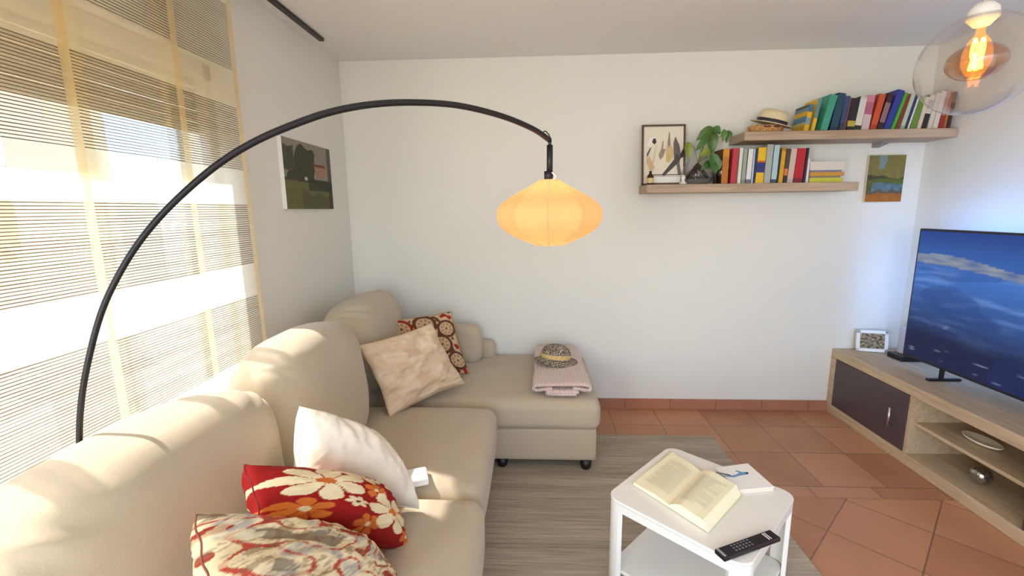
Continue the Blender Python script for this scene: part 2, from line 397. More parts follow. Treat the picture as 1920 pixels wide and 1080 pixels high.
def shrub(x, y, z, r, label, seed):
    m = MB(); rnd = random.Random(seed)
    for i in range(420):
        a = rnd.uniform(0, 2 * pi); b = rnd.uniform(-1, 1); q = r * rnd.uniform(.6, 1)
        c = Vector((x + cos(a) * sqrt(1 - b * b) * q, y + sin(a) * sqrt(1 - b * b) * q, z + b * q * .9))
        d = Vector((rnd.uniform(-1, 1), rnd.uniform(-1, 1), rnd.uniform(-1, 1))).normalized(); e = d.orthogonal().normalized()
        s = .09; m.poly([c - d * s, c + e * s * .5, c + d * s, c - e * s * .5])
    t = thing('garden_shrub', (x, y, -.06), label, 'shrub')
    build('foliage', m, lf, t); build('trunk', MB().tube([(x, y, -.07), (x + .03, y, z)], .05, 8), M('bark', (96, 76, 56), .9), t)
shrub(-6.1, 1.2, 1.55, .75, 'green shrub in front of the garden wall, the one near the window corner', 3)
shrub(-6.0, -1.6, 1.2, .8, 'green shrub in front of the garden wall, the one further left', 4)

# ------------------------------------------------------------------ curtain panels on their track
tr = build('curtain_track', B(-1.27, -1.24, -4.3, -.424, 2.482, 2.5), blackm, bevel=.003)
tag(tr, 'long black curtain rail fixed to the ceiling above the window', 'curtain rail')
cm = curtain_mat(); cmh = M('curtain_hem', (226, 212, 176), .8)
plabs = ['cream slatted curtain panel at the right end beside the bare wall',
         'cream slatted curtain panel second from the right, crossed by the lamp arc',
         'cream slatted curtain panel third from the right, at the left edge of the photo',
         'cream slatted curtain panel fourth from the right, behind the near sofa end', 'cream slatted curtain panel furthest from the back wall']
for i, (y0, y1) in enumerate([(-1.69, -1.262), (-2.045, -1.615), (-2.44, -1.97), (-2.84, -2.37), (-3.3, -2.78)]):
    xx = -1.262 + .017 * (i % 2); yc = (y0 + y1) / 2
    t = thing('curtain', (xx, yc, 0), plabs[i], 'curtain', 'curtain panels on the window')
    m = MB(); ny, nzz = 2, 30
    vs = [(xx + .004 * sin(3 * k / nzz * 2 + i), y0 + (y1 - y0) * j / ny, .03 + (2.44 - .03) * k / nzz) for k in range(nzz + 1) for j in range(ny + 1)]
    fs = [(k * 3 + j, k * 3 + j + 1, (k + 1) * 3 + j + 1, (k + 1) * 3 + j) for k in range(nzz) for j in range(ny)]
    m.add(vs, fs); build('cloth', m, cm, t, smooth=True)
    build('bottom_bar', B(xx - .006, xx + .006, y0, y1, .015, .035), cmh, t, bevel=.002)
    build('top_bar', B(xx - .006, xx + .006, y0, y1, 2.44, 2.482), cmh, t, bevel=.002)

# ================================================================== SOFA
sofa = thing('corner_sofa', (-.65, -1.5, 0), 'large beige corner sofa with puffy back cushions and a chaise end along the back wall', 'sofa')
def bulge_top(amt, wr=.003, seed=0):
    def d(p, q):
        p = p.copy(); k = (1 - q[0] ** 2) * (1 - q[1] ** 2)
        if q[2] > .2: p.z += amt * k ** .5
        p += Vector((nz(p, 3, seed), nz(p, 3, seed + 5), nz(p, 4, seed + 9))) * wr
        return p
    return d
def soft(name, x0, x1, y0, y1, z0, z1, r, deform=None, n=16, label=None, R=None):
    m = MB(); c = ((x0 + x1) / 2, (y0 + y1) / 2, (z0 + z1) / 2); hh = ((x1 - x0) / 2, (y1 - y0) / 2, (z1 - z0) / 2)
    softbox(m, c, hh, r, n, deform, R); o = build(name, m, fabric, sofa, smooth=True)
    if label: o['label'] = label
    return o
# chaise along the back wall
soft('base', -1.03, .352, -.862, -.03, .065, .262, .02, label='beige upholstered base of the chaise')
soft('seat_cushion', -1.04, .372, -.885, -.03, .255, .43, .055, bulge_top(.018, .003, 2), 22, label='long chaise seat cushion')
# main run: two seats and base
soft('base', -1.03, -.235, -3.0, -.87, .065, .25, .02)
def seatdef(seed):
    def d(p, q):
        p = p.copy(); k = (1 - q[1] ** 4)
        if q[2] > 0: p.z += .014 * k * (1 - q[0] ** 2) ** .5
        if q[0] > 0: p.x += .012 * k - .02 * (1 - q[2]) * .5 * 0
        p += Vector((nz(p, 3, seed), nz(p, 3, seed + 5), nz(p, 4, seed + 9))) * .004
        return p
    return d
soft('seat_cushion', -.98, -.205, -1.745, -.985, .245, .455, .055, seatdef(3), 22)
soft('seat_cushion', -.98, -.185, -2.52, -1.755, .245, .455, .055, seatdef(4), 22)
soft('seat_cushion', -.98, -.165, -3.0, -2.53, .245, .455, .055, seatdef(6), 12)
# back frame behind the cushions
soft('back_frame', -1.03, -.90, -3.0, -.05, .25, .62, .05, None, 14)
soft('back_frame', -1.03, -.285, -.125, -.02, .25, .555, .05, None, 14)
# puffy back cushions
def puff(seed, crease=.006, half=(1, 1, 1), ex=2.7, ey=3.8):
    """plump cushion: one smooth crest, thin soft ends, a few creases near the corners"""
    def d(p, q):
        a = (abs(q[0]) ** ex + abs(q[2]) ** ex) ** (1 / ex); g = (a ** ey + abs(q[1]) ** ey) ** (1 / ey)
        p = Vector((q[0] / g * half[0], q[1] / g * half[1], q[2] / g * half[2]))
        t = p.y / half[1]; zz = p.z / half[2]
        p.x *= 1 - .14 * abs(t) ** 3
        if zz < 0: p.x *= 1 + .10 * -zz
        dx, dz = 1 - abs(t), 1 - zz
        w = exp(-(dx * dx + dz * dz) * 5) * max(0, q[0]) ** .5
        cr = sin(atan2(dz + .05, dx + .05) * 16 + seed) * w * crease * (1 if abs(t) < .98 else 0)
        dsp = nz(p, 4, seed) * .014 + nz(p, 10, seed) * .004 + cr
        return p + Vector((q[0], q[1] * .5, q[2])).normalized() * dsp
    return d
def backc(name, c, half, r, seed, lean, yawd=0, n=30, **k):
    m = MB(); R = Matrix.Rotation(radians(yawd), 3, 'Z') @ Matrix.Rotation(radians(-lean), 3, 'Y')
    softbox(m, c, half, r, n, puff(seed, half=half, **k), R); return build(name, m, fabric, sofa, smooth=True)
backc('back_cushion', (-.95, -1.50, .712), (.160, .385, .295), .13, 3, 6, ey=3.2, ex=3.2)
backc('back_cushion', (-.94, -2.285, .695), (.165, .43, .295), .14, 8, 3, ey=2.9, ex=3.3, crease=.010)
backc('back_cushion', (-1.01, -.64, .705), (.17, .36, .285), .13, 15, 10, crease=.02)
# side (wall) cushion of the chaise and rolled end
mm = MB(); softbox(mm, (0, 0, 0), (.08, .19, .14), .06, 22, puff(21, .006, (.08, .19, .14), 2.6, 5))
mm.v = [Matrix.Rotation(radians(90), 3, 'Z') @ p + Vector((-.56, -.20, .565)) for p in mm.v]
o = build('wall_cushion', mm, fabric, sofa, smooth=True); o['label'] = 'small beige cushion of the sofa against the back wall'
def leg(x, y):
    zf = .009 if (y < -.43 and x > -.95) else 0
    build('leg', MB().lathe([(.022, zf), (.030, .012 + zf), (.034, .07)], (x, y, .0), 20, caps=True), black, sofa, smooth=True)
for x, y in ((.295, -.835), (-.19, -.82), (.295, -.08), (-.98, -.1), (-.27, -1.8), (-.27, -2.9), (-.98, -2.9)): leg(x, y)

# ================================================================== SCATTER CUSHIONS
def mix(a, b, t): return tuple(x + (y - x) * t for x, y in zip(a, b))
fl_mat = M('printed_cotton', None, .85, attr=True, bump=.3, bscale=500, spec=.2)
RED = srgb((150, 26, 24)); CRM = srgb((232, 214, 172)); ORG = srgb((205, 112, 46)); BRN = srgb((98, 62, 42)); GRY = srgb((120, 106, 92))
def flower(u, v, f):
    """f=(cu,cv,R,petals,petal colour,centre colour,rot[,wide])"""
    cu, cv, R, n, pc, cc, rot = f; dx, dy = u - cu, v - cv; d = sqrt(dx * dx + dy * dy)
    if d > R: return None
    a = atan2(dy, dx) + rot; k = abs(cos(n * a / 2)); edge = R * (.30 + .70 * k ** .45)
    if d < R * .2: return cc
    if d < edge and k > .16: return pc
    return None
def red_pat(u, v, s):
    for f in [(-.5, -.2, .52, 7, CRM, ORG, .3), (.42, .42, .46, 6, CRM, ORG, 1.0), (.15, -.05, .21, 5, ORG, CRM, .2), (-.2, .35, .16, 6, CRM, BRN, 0),
              (.22, -.62, .30, 6, CRM, ORG, .6), (-.15, -.75, .25, 6, CRM, ORG, .2), (.8, .15, .18, 5, ORG, CRM, .1), (-.75, .55, .30, 6, ORG, CRM, .4), (.75, -.6, .25, 6, CRM, ORG, 0), (0, .8, .2, 6, ORG, CRM, 0), (.85, .8, .18, 5, ORG, CRM, 0)]:
        c = flower(u, v, f)
        if c: return c
    return RED
def brn_pat(u, v, s):
    base = srgb((206, 176, 136))
    for cu, cv, R in [(-.6, -.6, .34), (.1, -.66, .36), (.72, -.45, .30), (-.25, 0, .33), (.45, .05, .33), (-.75, .15, .26), (-.45, .62, .33), (.2, .66, .32), (.78, .6, .3)]:
        d = sqrt((u - cu) ** 2 + (v - cv) ** 2); a = atan2(v - cv, u - cu)
        if d < R:
            k = d / R
            if k > .72: return BRN if int((cu + cv) * 10) % 3 else srgb((150, 40, 28))
            if k > .60: return base
            if k < .12: return BRN
            return base if abs(cos(4 * a)) * .52 + .1 > k else srgb((168, 128, 96))
    n = noise.noise(Vector((u * 5, v * 5, 2)))
    return srgb((158, 44, 30)) if n > .28 else (BRN if n < -.38 else base)
def mul_pat(u, v, s):
    a = noise.noise(Vector((u * 2.2 + 4, v * 2.6, 0))); b = noise.noise(Vector((u * 9 + v * 7, v * 3 - u * 3, 4))); c = noise.noise(Vector((u * 3 + 9, v * 3, 8)))
    col = CRM
    if c > .12: col = mix(CRM, srgb((178, 172, 160)), min(1, (c - .12) * 7))
    if abs(a) < .05: col = srgb((186, 74, 56))
    if a > .30: col = mix(col, GRY, .8)
    if a < -.34: col = srgb((160, 60, 44))
    h = noise.noise(Vector((u * 26 + v * 22, v * 7 - u * 7, 2)))
    if h > .10: col = mix(col, srgb((150, 130, 104)) if c < .1 else srgb((236, 226, 200)), min(1, (h - .1) * 3) * .6)
    if b > .12: col = mix(col, srgb((232, 214, 172)) if c > 0 else srgb((130, 92, 70)), .55)
    return col
def tan_pat(u, v, s):
    q = (int((u + 3) * 2.2) + int((v + 3) * 2.2)) % 2
    return mix(srgb((226, 202, 170)), srgb((216, 186, 150)), q * .6)
satin = M('patchwork_satin', None, .5, attr=True, bump=.1, bscale=300, spec=.5)

# tan patchwork cushion (leans in the sofa corner)
pillow('scatter_cushion', [(-.895, -1.08, .815), (-.60, -.74, .845), (-.415, -.72, .475), (-.73, -1.15, .465)], .15, satin,
       'tan satin patchwork square cushion leaning in front of the brown floral one', tan_pat, seed=3, wr=.011, streak=(1, 2.2), pinch=.06)
pillow('scatter_cushion', [at(716, 600, y=-.52), at(846, 584, y=-.40), at(880, 700, z=.46), (-.80, -.72, .47)], .13, fl_mat,
       'brown, red and beige floral medallion cushion half hidden behind the tan patchwork one', brn_pat, seam=(96, 62, 44), seed=5, N=110, wr=.003)
creamm = M('cream_cotton', (240, 230, 212), .8, bump=.2, bscale=400, sheen=.1)
pillow('scatter_cushion', [(-.715, -2.00, .905), at(700, 815, x=-.555), (-.40, -1.87, .475), at(556, 925, x=-.67)], .25, creamm,
       'plain cream cushion leaning between the two big sofa backs, lit white by the sun', seed=8, wr=.0045, streak=(2.4, .7), pinch=.03, exps=.42)
pillow('scatter_cushion', [at(458, 872, x=-.69), at(700, 905, x=-.50), at(764, 1030, x=-.405), at(490, 1000, x=-.60)], .24, fl_mat,
       'bright red cushion with large cream and orange flowers under the cream cushion', red_pat, seam=(120, 20, 20), seed=11, N=130, wr=.004, pinch=.03)
pillow('scatter_cushion', [at(368, 966, x=-.66), at(650, 1000, x=-.50), at(760, 1130, x=-.40), at(380, 1180, x=-.52)], .21, fl_mat,
       'cream, grey and red patterned cushion nearest the camera, cut by the bottom edge', mul_pat, seam=(150, 84, 66), seed=14, N=130, wr=.006, pinch=.03)
# small white box on the seat behind the cream cushion
m = MB(); Rz = Matrix.Translation((-.47, -1.70, .465)) @ Matrix.Rotation(radians(20), 4, 'Z'); m.box(-.06, .06, -.045, .045, 0, .03, T=Rz)
tag(build('tissue_pack', m, M('tissue_white', (240, 240, 238), .8), bevel=.008), 'small white packet lying on the seat behind the cream cushion', 'tissue pack')

# ================================================================== ARC LAMP
la = thing('arc_lamp', (-1.06, -2.33, 0), 'black arc floor lamp rising behind the sofa with a glowing orange fabric shade', 'lamp')
P0 = Vector((-1.1, -2.35, 0)) ; D2 = Vector((1.16, .85, 0)).normalized()
arc = [(.0, .0), (.005, .35), (.012, .6), (.022, .8), (.037, .953), (.052, 1.049), (.073, 1.136), (.108, 1.246), (.146, 1.33), (.201, 1.421), (.272, 1.508), (.368, 1.6), (.456, 1.664),
       (.548, 1.714), (.66, 1.763), (.781, 1.797), (.914, 1.817), (1.06, 1.824), (1.224, 1.808), (1.36, 1.776), (1.436, 1.742)]
pts = [P0 + D2 * s + Vector((0, 0, z + (0.02 if z == 0 else 0))) for s, z in arc]
def catmull(p, k=6):
    o = []
    for i in range(len(p) - 1):
        a, b, c, d = p[max(i - 1, 0)], p[i], p[i + 1], p[min(i + 2, len(p) - 1)]
        for j in range(k):
            t = j / k; o.append(.5 * ((2 * b) + (c - a) * t + (2 * a - 5 * b + 4 * c - d) * t * t + (3 * b - 3 * c + d - a) * t ** 3))
    return o + [p[-1]]
_cp = catmull(pts)
build('arc_pole', MB().tube(_cp, [.0062 + .0036 * min(1, max(0, (p - P0).xy.length / .6)) for p in _cp], 14), blackm, la, smooth=True)
build('base', MB().lathe([(0.001, 0), (.075, 0), (.08, .01), (.075, .038), (0.001, .04)], (P0.x - .035, P0.y, 0), 40, sy=1.9), blackm, la, smooth=True)
tip = pts[-1]; LX, LY = tip.x, tip.y
m = MB(); m.tube([(LX, LY, 1.748), (LX, LY, 1.72)], .006, 10); m.tube([(LX, LY, 1.725), (LX, LY, 1.618)], .0115, 14)
build('hanging_rod', m, blackm, la, smooth=True)
build('socket', MB().lathe([(.001, 1.632), (.017, 1.630), (.017, 1.598), (.001, 1.596)], (LX - .004, LY, 0), 20), blackm, la, smooth=True)
build('cable', MB().tube(catmull([Vector((LX + .008, LY - .012, 1.625)), Vector((LX + .022, LY - .014, 1.610)), Vector((LX + .010, LY - .012, 1.598))], 5), .003, 8), P('e8e4e0'), la, smooth=True)
build('cable', MB().tube(catmull([Vector((LX - .03, LY - .03, 1.762)), Vector((LX - .018, LY - .022, 1.772)), Vector((LX - .002, LY - .010, 1.758)), Vector((LX + .006, LY - .006, 1.735))], 5), .0022, 8), blackm, la, smooth=True)
# pleated shade on wire ribs
def shade_mat():
    m = bpy.data.materials.new('shade_fabric'); m.use_nodes = True; n = m.node_tree.nodes; l = m.node_tree.links
    n.remove(n['Principled BSDF']); out = n['Material Output']
    df = n.new('ShaderNodeBsdfDiffuse'); tr = n.new('ShaderNodeBsdfTranslucent')
    df.inputs[0].default_value = (*srgb((250, 205, 160)), 1); tr.inputs[0].default_value = (*srgb((255, 202, 156)), 1)
    ms = n.new('ShaderNodeMixShader'); ms.inputs[0].default_value = .6; l.new(df.outputs[0], ms.inputs[1]); l.new(tr.outputs[0], ms.inputs[2]); l.new(ms.outputs[0], out.inputs['Surface'])
    return m
SR = .207; NR = 10; zt, zm, zb = 1.597, 1.475, 1.353
def shade_r(t):      # t 0 top .. 1 bottom
    P_ = [(0, .036), (.08, .070), (.2, .128), (.33, .182), (.42, .201), (.52, .207), (.62, .203), (.74, .184), (.86, .138), (.94, .092), (1, .045)]
    for (a, ra), (b, rb) in zip(P_, P_[1:]):
        if t <= b:
            k = (t - a) / (b - a); k = k; return ra + (rb - ra) * k
    return P_[-1][1]
m = MB(); rs = []; nt = 44; na = NR * 18
for i in range(nt + 1):
    t = i / nt; r0 = sum(shade_r(min(1, max(0, t + d))) for d in (-.04, -.02, 0, .02, .04)) / 5; z = zt + (zb - zt) * t
    ring = []
    for k in range(na):
        a = 2 * pi * k / na; ph = (a * NR / (2 * pi)) % 1; sc = 1 - .055 * sin(pi * ph) * min(1, 4 * t * (1 - t) * 1.5)
        gather = max(0, t - .80) * 5; gt = max(0, .14 - t) * 6
        sc += (gather * .055 + gt * .04) * sin(a * 44 + 2 * sin(a * 5))
        ring.append((LX + cos(a + .25) * r0 * sc, LY + sin(a + .25) * r0 * sc, z))
    rs.append(ring)
m.rings(rs, caps=False); sh = build('shade', m, shade_mat(), la, smooth=True); sh['label'] = 'orange pleated fabric shade'
rb = MB()
for k in range(NR):
    a = 2 * pi * k / NR + .25
    rb.tube([(LX + cos(a) * (shade_r(i / 20) * .985), LY + sin(a) * (shade_r(i / 20) * .985), zt + (zb - zt) * i / 20) for i in range(21)], .0016, 5)
for zz, rr in ((zt, .037), (zb, .034)): rb.tube([(LX + cos(q / 24 * 2 * pi) * rr, LY + sin(q / 24 * 2 * pi) * rr, zz) for q in range(25)], .002, 5)
build('wire_rib', rb, P('f0e0cc'), sh, smooth=True)
build('bulb', MB().lathe([(.004, 1.595), (.013, 1.575), (.016, 1.55), (.028, 1.51), (.03, 1.49), (.022, 1.465), (.002, 1.455)], (LX, LY, 0), 20), M('bulb_glow', (255, 220, 170), .5, emit=(255, 190, 110), estr=5), la, smooth=True)
lamp('arc_lamp_bulb_light', 'POINT', (LX, LY, 1.475), 1.45, (1, .55, .31), shadow_soft_size=.045)

# ================================================================== PENDANT
pc = at(1829, 122, y=-1.5)
pd = thing('pendant_lamp', (pc.x, pc.y, H), 'clear glass globe pendant with a glowing amber bulb hanging on a white cord', 'lamp')
build('cord', MB().tube([(pc.x, pc.y, H - .02), (pc.x, pc.y, pc.z + .185)], .0035, 8), P('efe9dc'), pd, smooth=True)
build('canopy', MB().lathe([(.001, H), (.05, H), (.045, H - .03), (.004, H - .04)], (pc.x, pc.y, 0), 24), P('efe9dc'), pd, smooth=True)
build('socket_cap', MB().lathe([(.004, .200), (.022, .198), (.040, .180), (.045, .150), (.040, .146), (.022, .125), (.001, .122)], (pc.x, pc.y, pc.z), 28), P('f2eee6', .4), pd, smooth=True)
GR = .165
prof = [(GR * sin(t), GR * cos(t)) for t in [radians(16 + (180 - 16) * i / 28) for i in range(29)]]; prof[-1] = (.0005, -GR)
build('glass_globe', MB().lathe(prof, (pc.x, pc.y, pc.z), 48), thin_glass('clear_globe', (.97, .94, .92), .03, .03), pd, smooth=True)
prof = [(.082 * sin(t), .060 * cos(t) + .0) for t in [radians(18 + 140 * i / 20) for i in range(21)]]
build('inner_glass', MB().lathe(prof, (pc.x, pc.y, pc.z + .01), 36), thin_glass('amber_glass', (.86, .62, .46), .10, .1), pd, smooth=True)
hg = bpy.data.materials.new('amber_bulb'); hg.use_nodes = True; n = hg.node_tree.nodes; l = hg.node_tree.links; n.remove(n['Principled BSDF'])
e_ = n.new('ShaderNodeEmission'); e_.inputs[0].default_value = (1, .50, .16, 1); e_.inputs[1].default_value = 1.6; t_ = n.new('ShaderNodeBsdfTransparent'); t_.inputs[0].default_value = (1, .85, .6, 1)
a_ = n.new('ShaderNodeMixShader'); a_.inputs[0].default_value = .22; l.new(t_.outputs[0], a_.inputs[1]); l.new(e_.outputs[0], a_.inputs[2]); l.new(a_.outputs[0], n['Material Output'].inputs['Surface'])
build('bulb', MB().lathe([(.012, .125), (.013, .10), (.030, .075), (.040, .04), (.040, .005), (.026, -.03), (.001, -.045)], (pc.x, pc.y, pc.z), 24), hg, pd, smooth=True)
fm = MB()
for k in range(4):
    a = k * pi / 2; fm.tube(catmull([Vector((pc.x + cos(a + t * 2.4) * .014, pc.y + sin(a + t * 2.4) * .014, pc.z + .085 - .10 * t)) for t in (0, .25, .5, .75, 1)], 4), .0055, 8)
build('filament', fm, M('filament_glow', (255, 200, 90), .5, emit=(255, 176, 56), estr=30), pd, smooth=True)
lamp('pendant_bulb_light', 'POINT', (pc.x, pc.y, pc.z + .03), 2.5, (1, .6, .25), shadow_soft_size=.02)

# ================================================================== WALL ART (flat painted canvases)
artm = M('oil_paint', None, .6, attr=True, bump=.4, bscale=150, spec=.3)
def canvas(mb, o, ex, ey, nx, ny, fun, mi=0, off=Vector((0, 0, 0))):
    vs = []; cs = []
    for j in range(ny + 1):
        for i in range(nx + 1):
            vs.append(Vector(o) + Vector(ex) * (i / nx) + Vector(ey) * (j / ny) + off); cs.append(fun(i / nx, j / ny))
    mb.add(vs, [(j * (nx + 1) + i, j * (nx + 1) + i + 1, (j + 1) * (nx + 1) + i + 1, (j + 1) * (nx + 1) + i) for j in range(ny) for i in range(nx)], mi, cs)
def land1(s, t):     # s left-right, t bottom-top
    n = noise.noise(Vector((s * 5, t * 5, 1))) * .08; n2 = noise.noise(Vector((s * 14, t * 14, 3))) * .5 + .5
    c = srgb((140, 132, 122)) if t > .45 else srgb((62, 62, 44))
    if t < .42 + n - .25 * (s - .2) ** 2: c = mix(srgb((92, 92, 52)), srgb((112, 110, 66)), n2)
    if t < .17 + .25 * s * 0 + .14 * (1 - s) + n and s > .3: c = srgb((84, 84, 52))
    if s < .62 + n and t > .42 and t < .93 - (s - .42) ** 2 * 3.4 + n * 1.5: c = mix(srgb((50, 52, 42)), srgb((70, 72, 54)), n2)
    if s < .2 and t > .55 and t < .92 + n: c = mix(srgb((60, 60, 48)), srgb((84, 82, 68)), n2)
    if .60 < s < .90 and .50 < t < .62 + .1 * s: c = mix(srgb((150, 98, 62)), srgb((170, 146, 124)), n2)
    if .58 < s < .85 and .66 < t < .71: c = srgb((120, 66, 48))
    if s > .9: c = mix(c, srgb((48, 44, 36)), .7)
    if .45 < s < .95 and .28 < t < .46: c = mix(srgb((52, 52, 38)), c, .15)
    if (s - .41) ** 2 + (t - .46) ** 2 < .0008: c = srgb((200, 200, 190))
    return c
def painting(name, o, ex, ey, nrm, depth, fun, label, sidemat, nx=90, ny=90):
    o, ex, ey, nrm = map(Vector, (o, ex, ey, nrm)); root = thing(name, o, label, 'painting')
    m = MB(); b = [o, o + ex, o + ex + ey, o + ey]; vs = b + [p + nrm * depth for p in b]
    m.add(vs, [(0, 1, 2, 3), (0, 4, 5, 1), (1, 5, 6, 2), (2, 6, 7, 3), (3, 7, 4, 0)]); build('stretcher', m, sidemat, root)
    m = MB(); canvas(m, o, ex, ey, nx, ny, fun, off=nrm * (depth + .0006)); build('painted_canvas', m, artm, root, color=True)
    return root
painting('landscape_painting', (XL, -.872, 1.505), (0, .565, 0), (0, 0, .375), (1, 0, 0), .022, land1, 'dark green landscape painting with a small orange house on the left wall', P('e8e6e0'))
def land2(s, t):
    n = noise.noise(Vector((s * 4, t * 6, 7))) * .10; n2 = noise.noise(Vector((s * 9, t * 11, 3))) * .5 + .5
    if t < .18 + n * .4: return mix(srgb((150, 92, 40)), srgb((178, 112, 46)), n2)
    if t < .26 + n: return mix(srgb((104, 82, 52)), srgb((90, 96, 90)), n2)
    if t < .38 + n * .5: return mix(srgb((62, 96, 110)), srgb((110, 138, 150)), n2) if s > .15 else srgb((84, 92, 48))
    if t < .50 + n: return mix(srgb((74, 84, 46)), srgb((104, 116, 52)), n2)
    if t < .56 + n + .05 * sin(s * 6): return srgb((74, 72, 52))
    if .30 < s + n < .48 and t > .70: return srgb((120, 142, 140))
    return mix(srgb((140, 126, 52)), srgb((112, 110, 74)), n2 * 1.1)
painting('small_painting', (2.235, -.001, 1.515), (.235, 0, 0), (0, 0, .305), (0, -1, 0), .024, land2, 'small ochre, green and blue landscape painting under the upper shelf end', P('d8d0c0'), 70, 80)

# framed print standing on the lower shelf
BZL = 1.6389; BZU = 1.9544; SD = .235
TH = .0538
fr = thing('framed_print', (.86, -.10, BZL), 'thin dark framed abstract print standing at the left end of the lower shelf', 'picture')
fx0, fx1, fz0, fz1, fy = .718, 1.003, BZL + .001, 2.035, -.115
lean = .05
def tf(x, z, y=0): return Vector((x, fy + lean * (z - fz0) / (fz1 - fz0) + y, z))
m = MB()
for a, b, c, d in ((fx0, fx0 + .012, fz0, fz1), (fx1 - .012, fx1, fz0, fz1), (fx0, fx1, fz0, fz0 + .012), (fx0, fx1, fz1 - .012, fz1)):
    vs = [tf(x, z, y) for x in (a, b) for y in (-.008, .010) for z in (c, d)]
    m.add(vs, [(0, 1, 3, 2), (4, 6, 7, 5), (0, 4, 5, 1), (2, 3, 7, 6), (0, 2, 6, 4), (1, 5, 7, 3)])
build('frame', m, P('5c4238', .5), fr, bevel=.002)
cols = ['e9e0cc', '6a6462', '3a3230', 'cfb56a', 'd8b98e', '8a8280', 'f2eee6', '4a4442', '9c8a78']
m = MB(); fw_, fh_ = fx1 - fx0, fz1 - fz0
m.poly([tf(fx0 + .008, fz0 + .008), tf(fx1 - .008, fz0 + .008), tf(fx1 - .008, fz1 - .008), tf(fx0 + .008, fz1 - .008)], 0)
_k = [0]
def ink(pts, mi):
    _k[0] += 1; m.poly([tf(fx0 + fw_ * s, fz0 + fh_ * t, -.0004 * _k[0]) for s, t in pts], mi)
ink([(.10, .66), (.20, .79), (.30, .80), (.33, .74), (.26, .69), (.20, .64)], 6)
ink([(.235, .72), (.27, .78), (.32, .77), (.335, .71), (.30, .68), (.26, .69)], 2)
ink([(.11, .52), (.19, .62), (.22, .63), (.18, .54), (.12, .46)], 1)
ink([(.10, .42), (.16, .50), (.30, .30), (.24, .24), (.14, .32)], 4)
ink([(.45, .60), (.48, .73), (.50, .74), (.49, .60), (.55, .60), (.50, .48), (.43, .42), (.39, .50)], 8)
ink([(.59, .70), (.625, .88), (.645, .86), (.66, .68), (.72, .60), (.74, .50), (.66, .38), (.58, .38), (.55, .55)], 4)
ink([(.595, .68), (.622, .875), (.64, .87), (.655, .67), (.62, .62)], 5)
ink([(.57, .50), (.64, .54), (.67, .44), (.61, .38), (.56, .40)], 3)
ink([(.725, .70), (.77, .80), (.86, .66), (.90, .50), (.87, .36), (.91, .18), (.84, .16), (.80, .34), (.74, .44)], 1)
ink([(.80, .52), (.74, .42), (.46, .17), (.52, .15), (.80, .34), (.90, .44)], 7)
ink([(.88, .50), (.95, .60), (.985, .54), (.95, .46), (.89, .44)], 2)
ink([(.20, .165), (.90, .165), (.90, .178), (.20, .178)], 7)
ink([(.22, .03), (.90, .03), (.90, .145), (.22, .145)], 5)
ink([(.23, .04), (.89, .04), (.89, .14), (.23, .14)], 6)
build('print', m, [P(c) for c in cols], fr)

# ================================================================== SHELVES
def shelf(x0, x1, z, label):
    t = thing('wall_shelf', ((x0 + x1) / 2, -SD / 2, z), label, 'shelf')
    build('board', MB().box(x0, x1, -SD, -.001, z, z + TH), oakX, t, bevel=.003)
    for x in ([x1 - .34] if z > 1.8 else []): build('bracket', MB().add([(x, -.001, z - .03), (x + .05, -.001, z - .03), (x, -.001, z), (x + .05, -.001, z), (x, -.10, z), (x + .05, -.10, z), (x, -.09, z - .01), (x + .05, -.09, z - .01)],
          [(0, 1, 3, 2), (2, 3, 5, 4), (4, 5, 7, 6), (6, 7, 1, 0), (0, 2, 4, 6), (1, 7, 5, 3)]), M('bracket_grey', (150, 146, 140), .5), t)
    return t
shelf(.727, 2.045, BZL - TH, 'lower of the two floating oak shelves on the back wall')
shelf(1.317, XR - .004, BZU - TH, 'upper floating oak shelf, shifted right above the lower one')

pages = M('book_pages', (226, 216, 196), .9, var=.05, vscale=60)
def book(x, w, h, d, z, lean, bands, label, group, yfront=-.205, side=None):
    """standing book: x = left bottom corner of the spine, lean in degrees to the right"""
    root = thing('book', (x, yfront, z), label, 'book', group)
    a = radians(lean); T = Matrix.Translation((x + w, yfront, z)) @ Matrix.Rotation(a, 4, 'Y') @ Matrix.Translation((-w, 0, 0))
    c = .0022; m = MB(); mats = []; cur = 0
    for i, (t0, t1, hx) in enumerate(bands):
        mats.append(P(hx)); m.box(0, w, 0, c, h * t0, h * t1, i, T)
    sm = len(mats)
    if isinstance(side, list):
        for t0, t1, hx in side: mats.append(P(hx)); m.box(0, c, c, d, h * t0, h * t1, len(mats) - 1, T)
    else: mats.append(P(side or bands[0][2])); m.box(0, c, c, d, 0, h, sm, T)
    m.box(w - c, w, c, d, 0, h, sm, T)
    build('cover', m, mats, root)
    build('page_block', MB().box(c, w - c, c, d - .004, .003, h - .004, 0, T), pages, root)
    return root
def pack(items):
    """shift each book just far enough right that it clears its neighbour"""
    out = []; prev = None
    for x, w, h, ln in items:
        a = radians(ln)
        lb = (w - w * cos(a), w * sin(a))
        if prev:
            px, pw, ph_, pa = prev; need = x
            for k in range(61):
                z = .24 * k / 60
                if z > ph_ * cos(pa): break
                pr_ = px + pw + z * math.tan(pa)
                if z > lb[1] + h * cos(a): break
                ll = lb[0] + (z - lb[1]) * math.tan(a) if z >= lb[1] else w - (z / max(sin(a), 1e-4)) * cos(a)
                need = max(need, pr_ - ll + .0006)
            x = need
        out.append(x); prev = (x, w, h, a)
    return out
LG = 'books standing on the lower shelf'; UG = 'books leaning on the upper shelf'
F1 = lambda c: [(0, 1, c)]
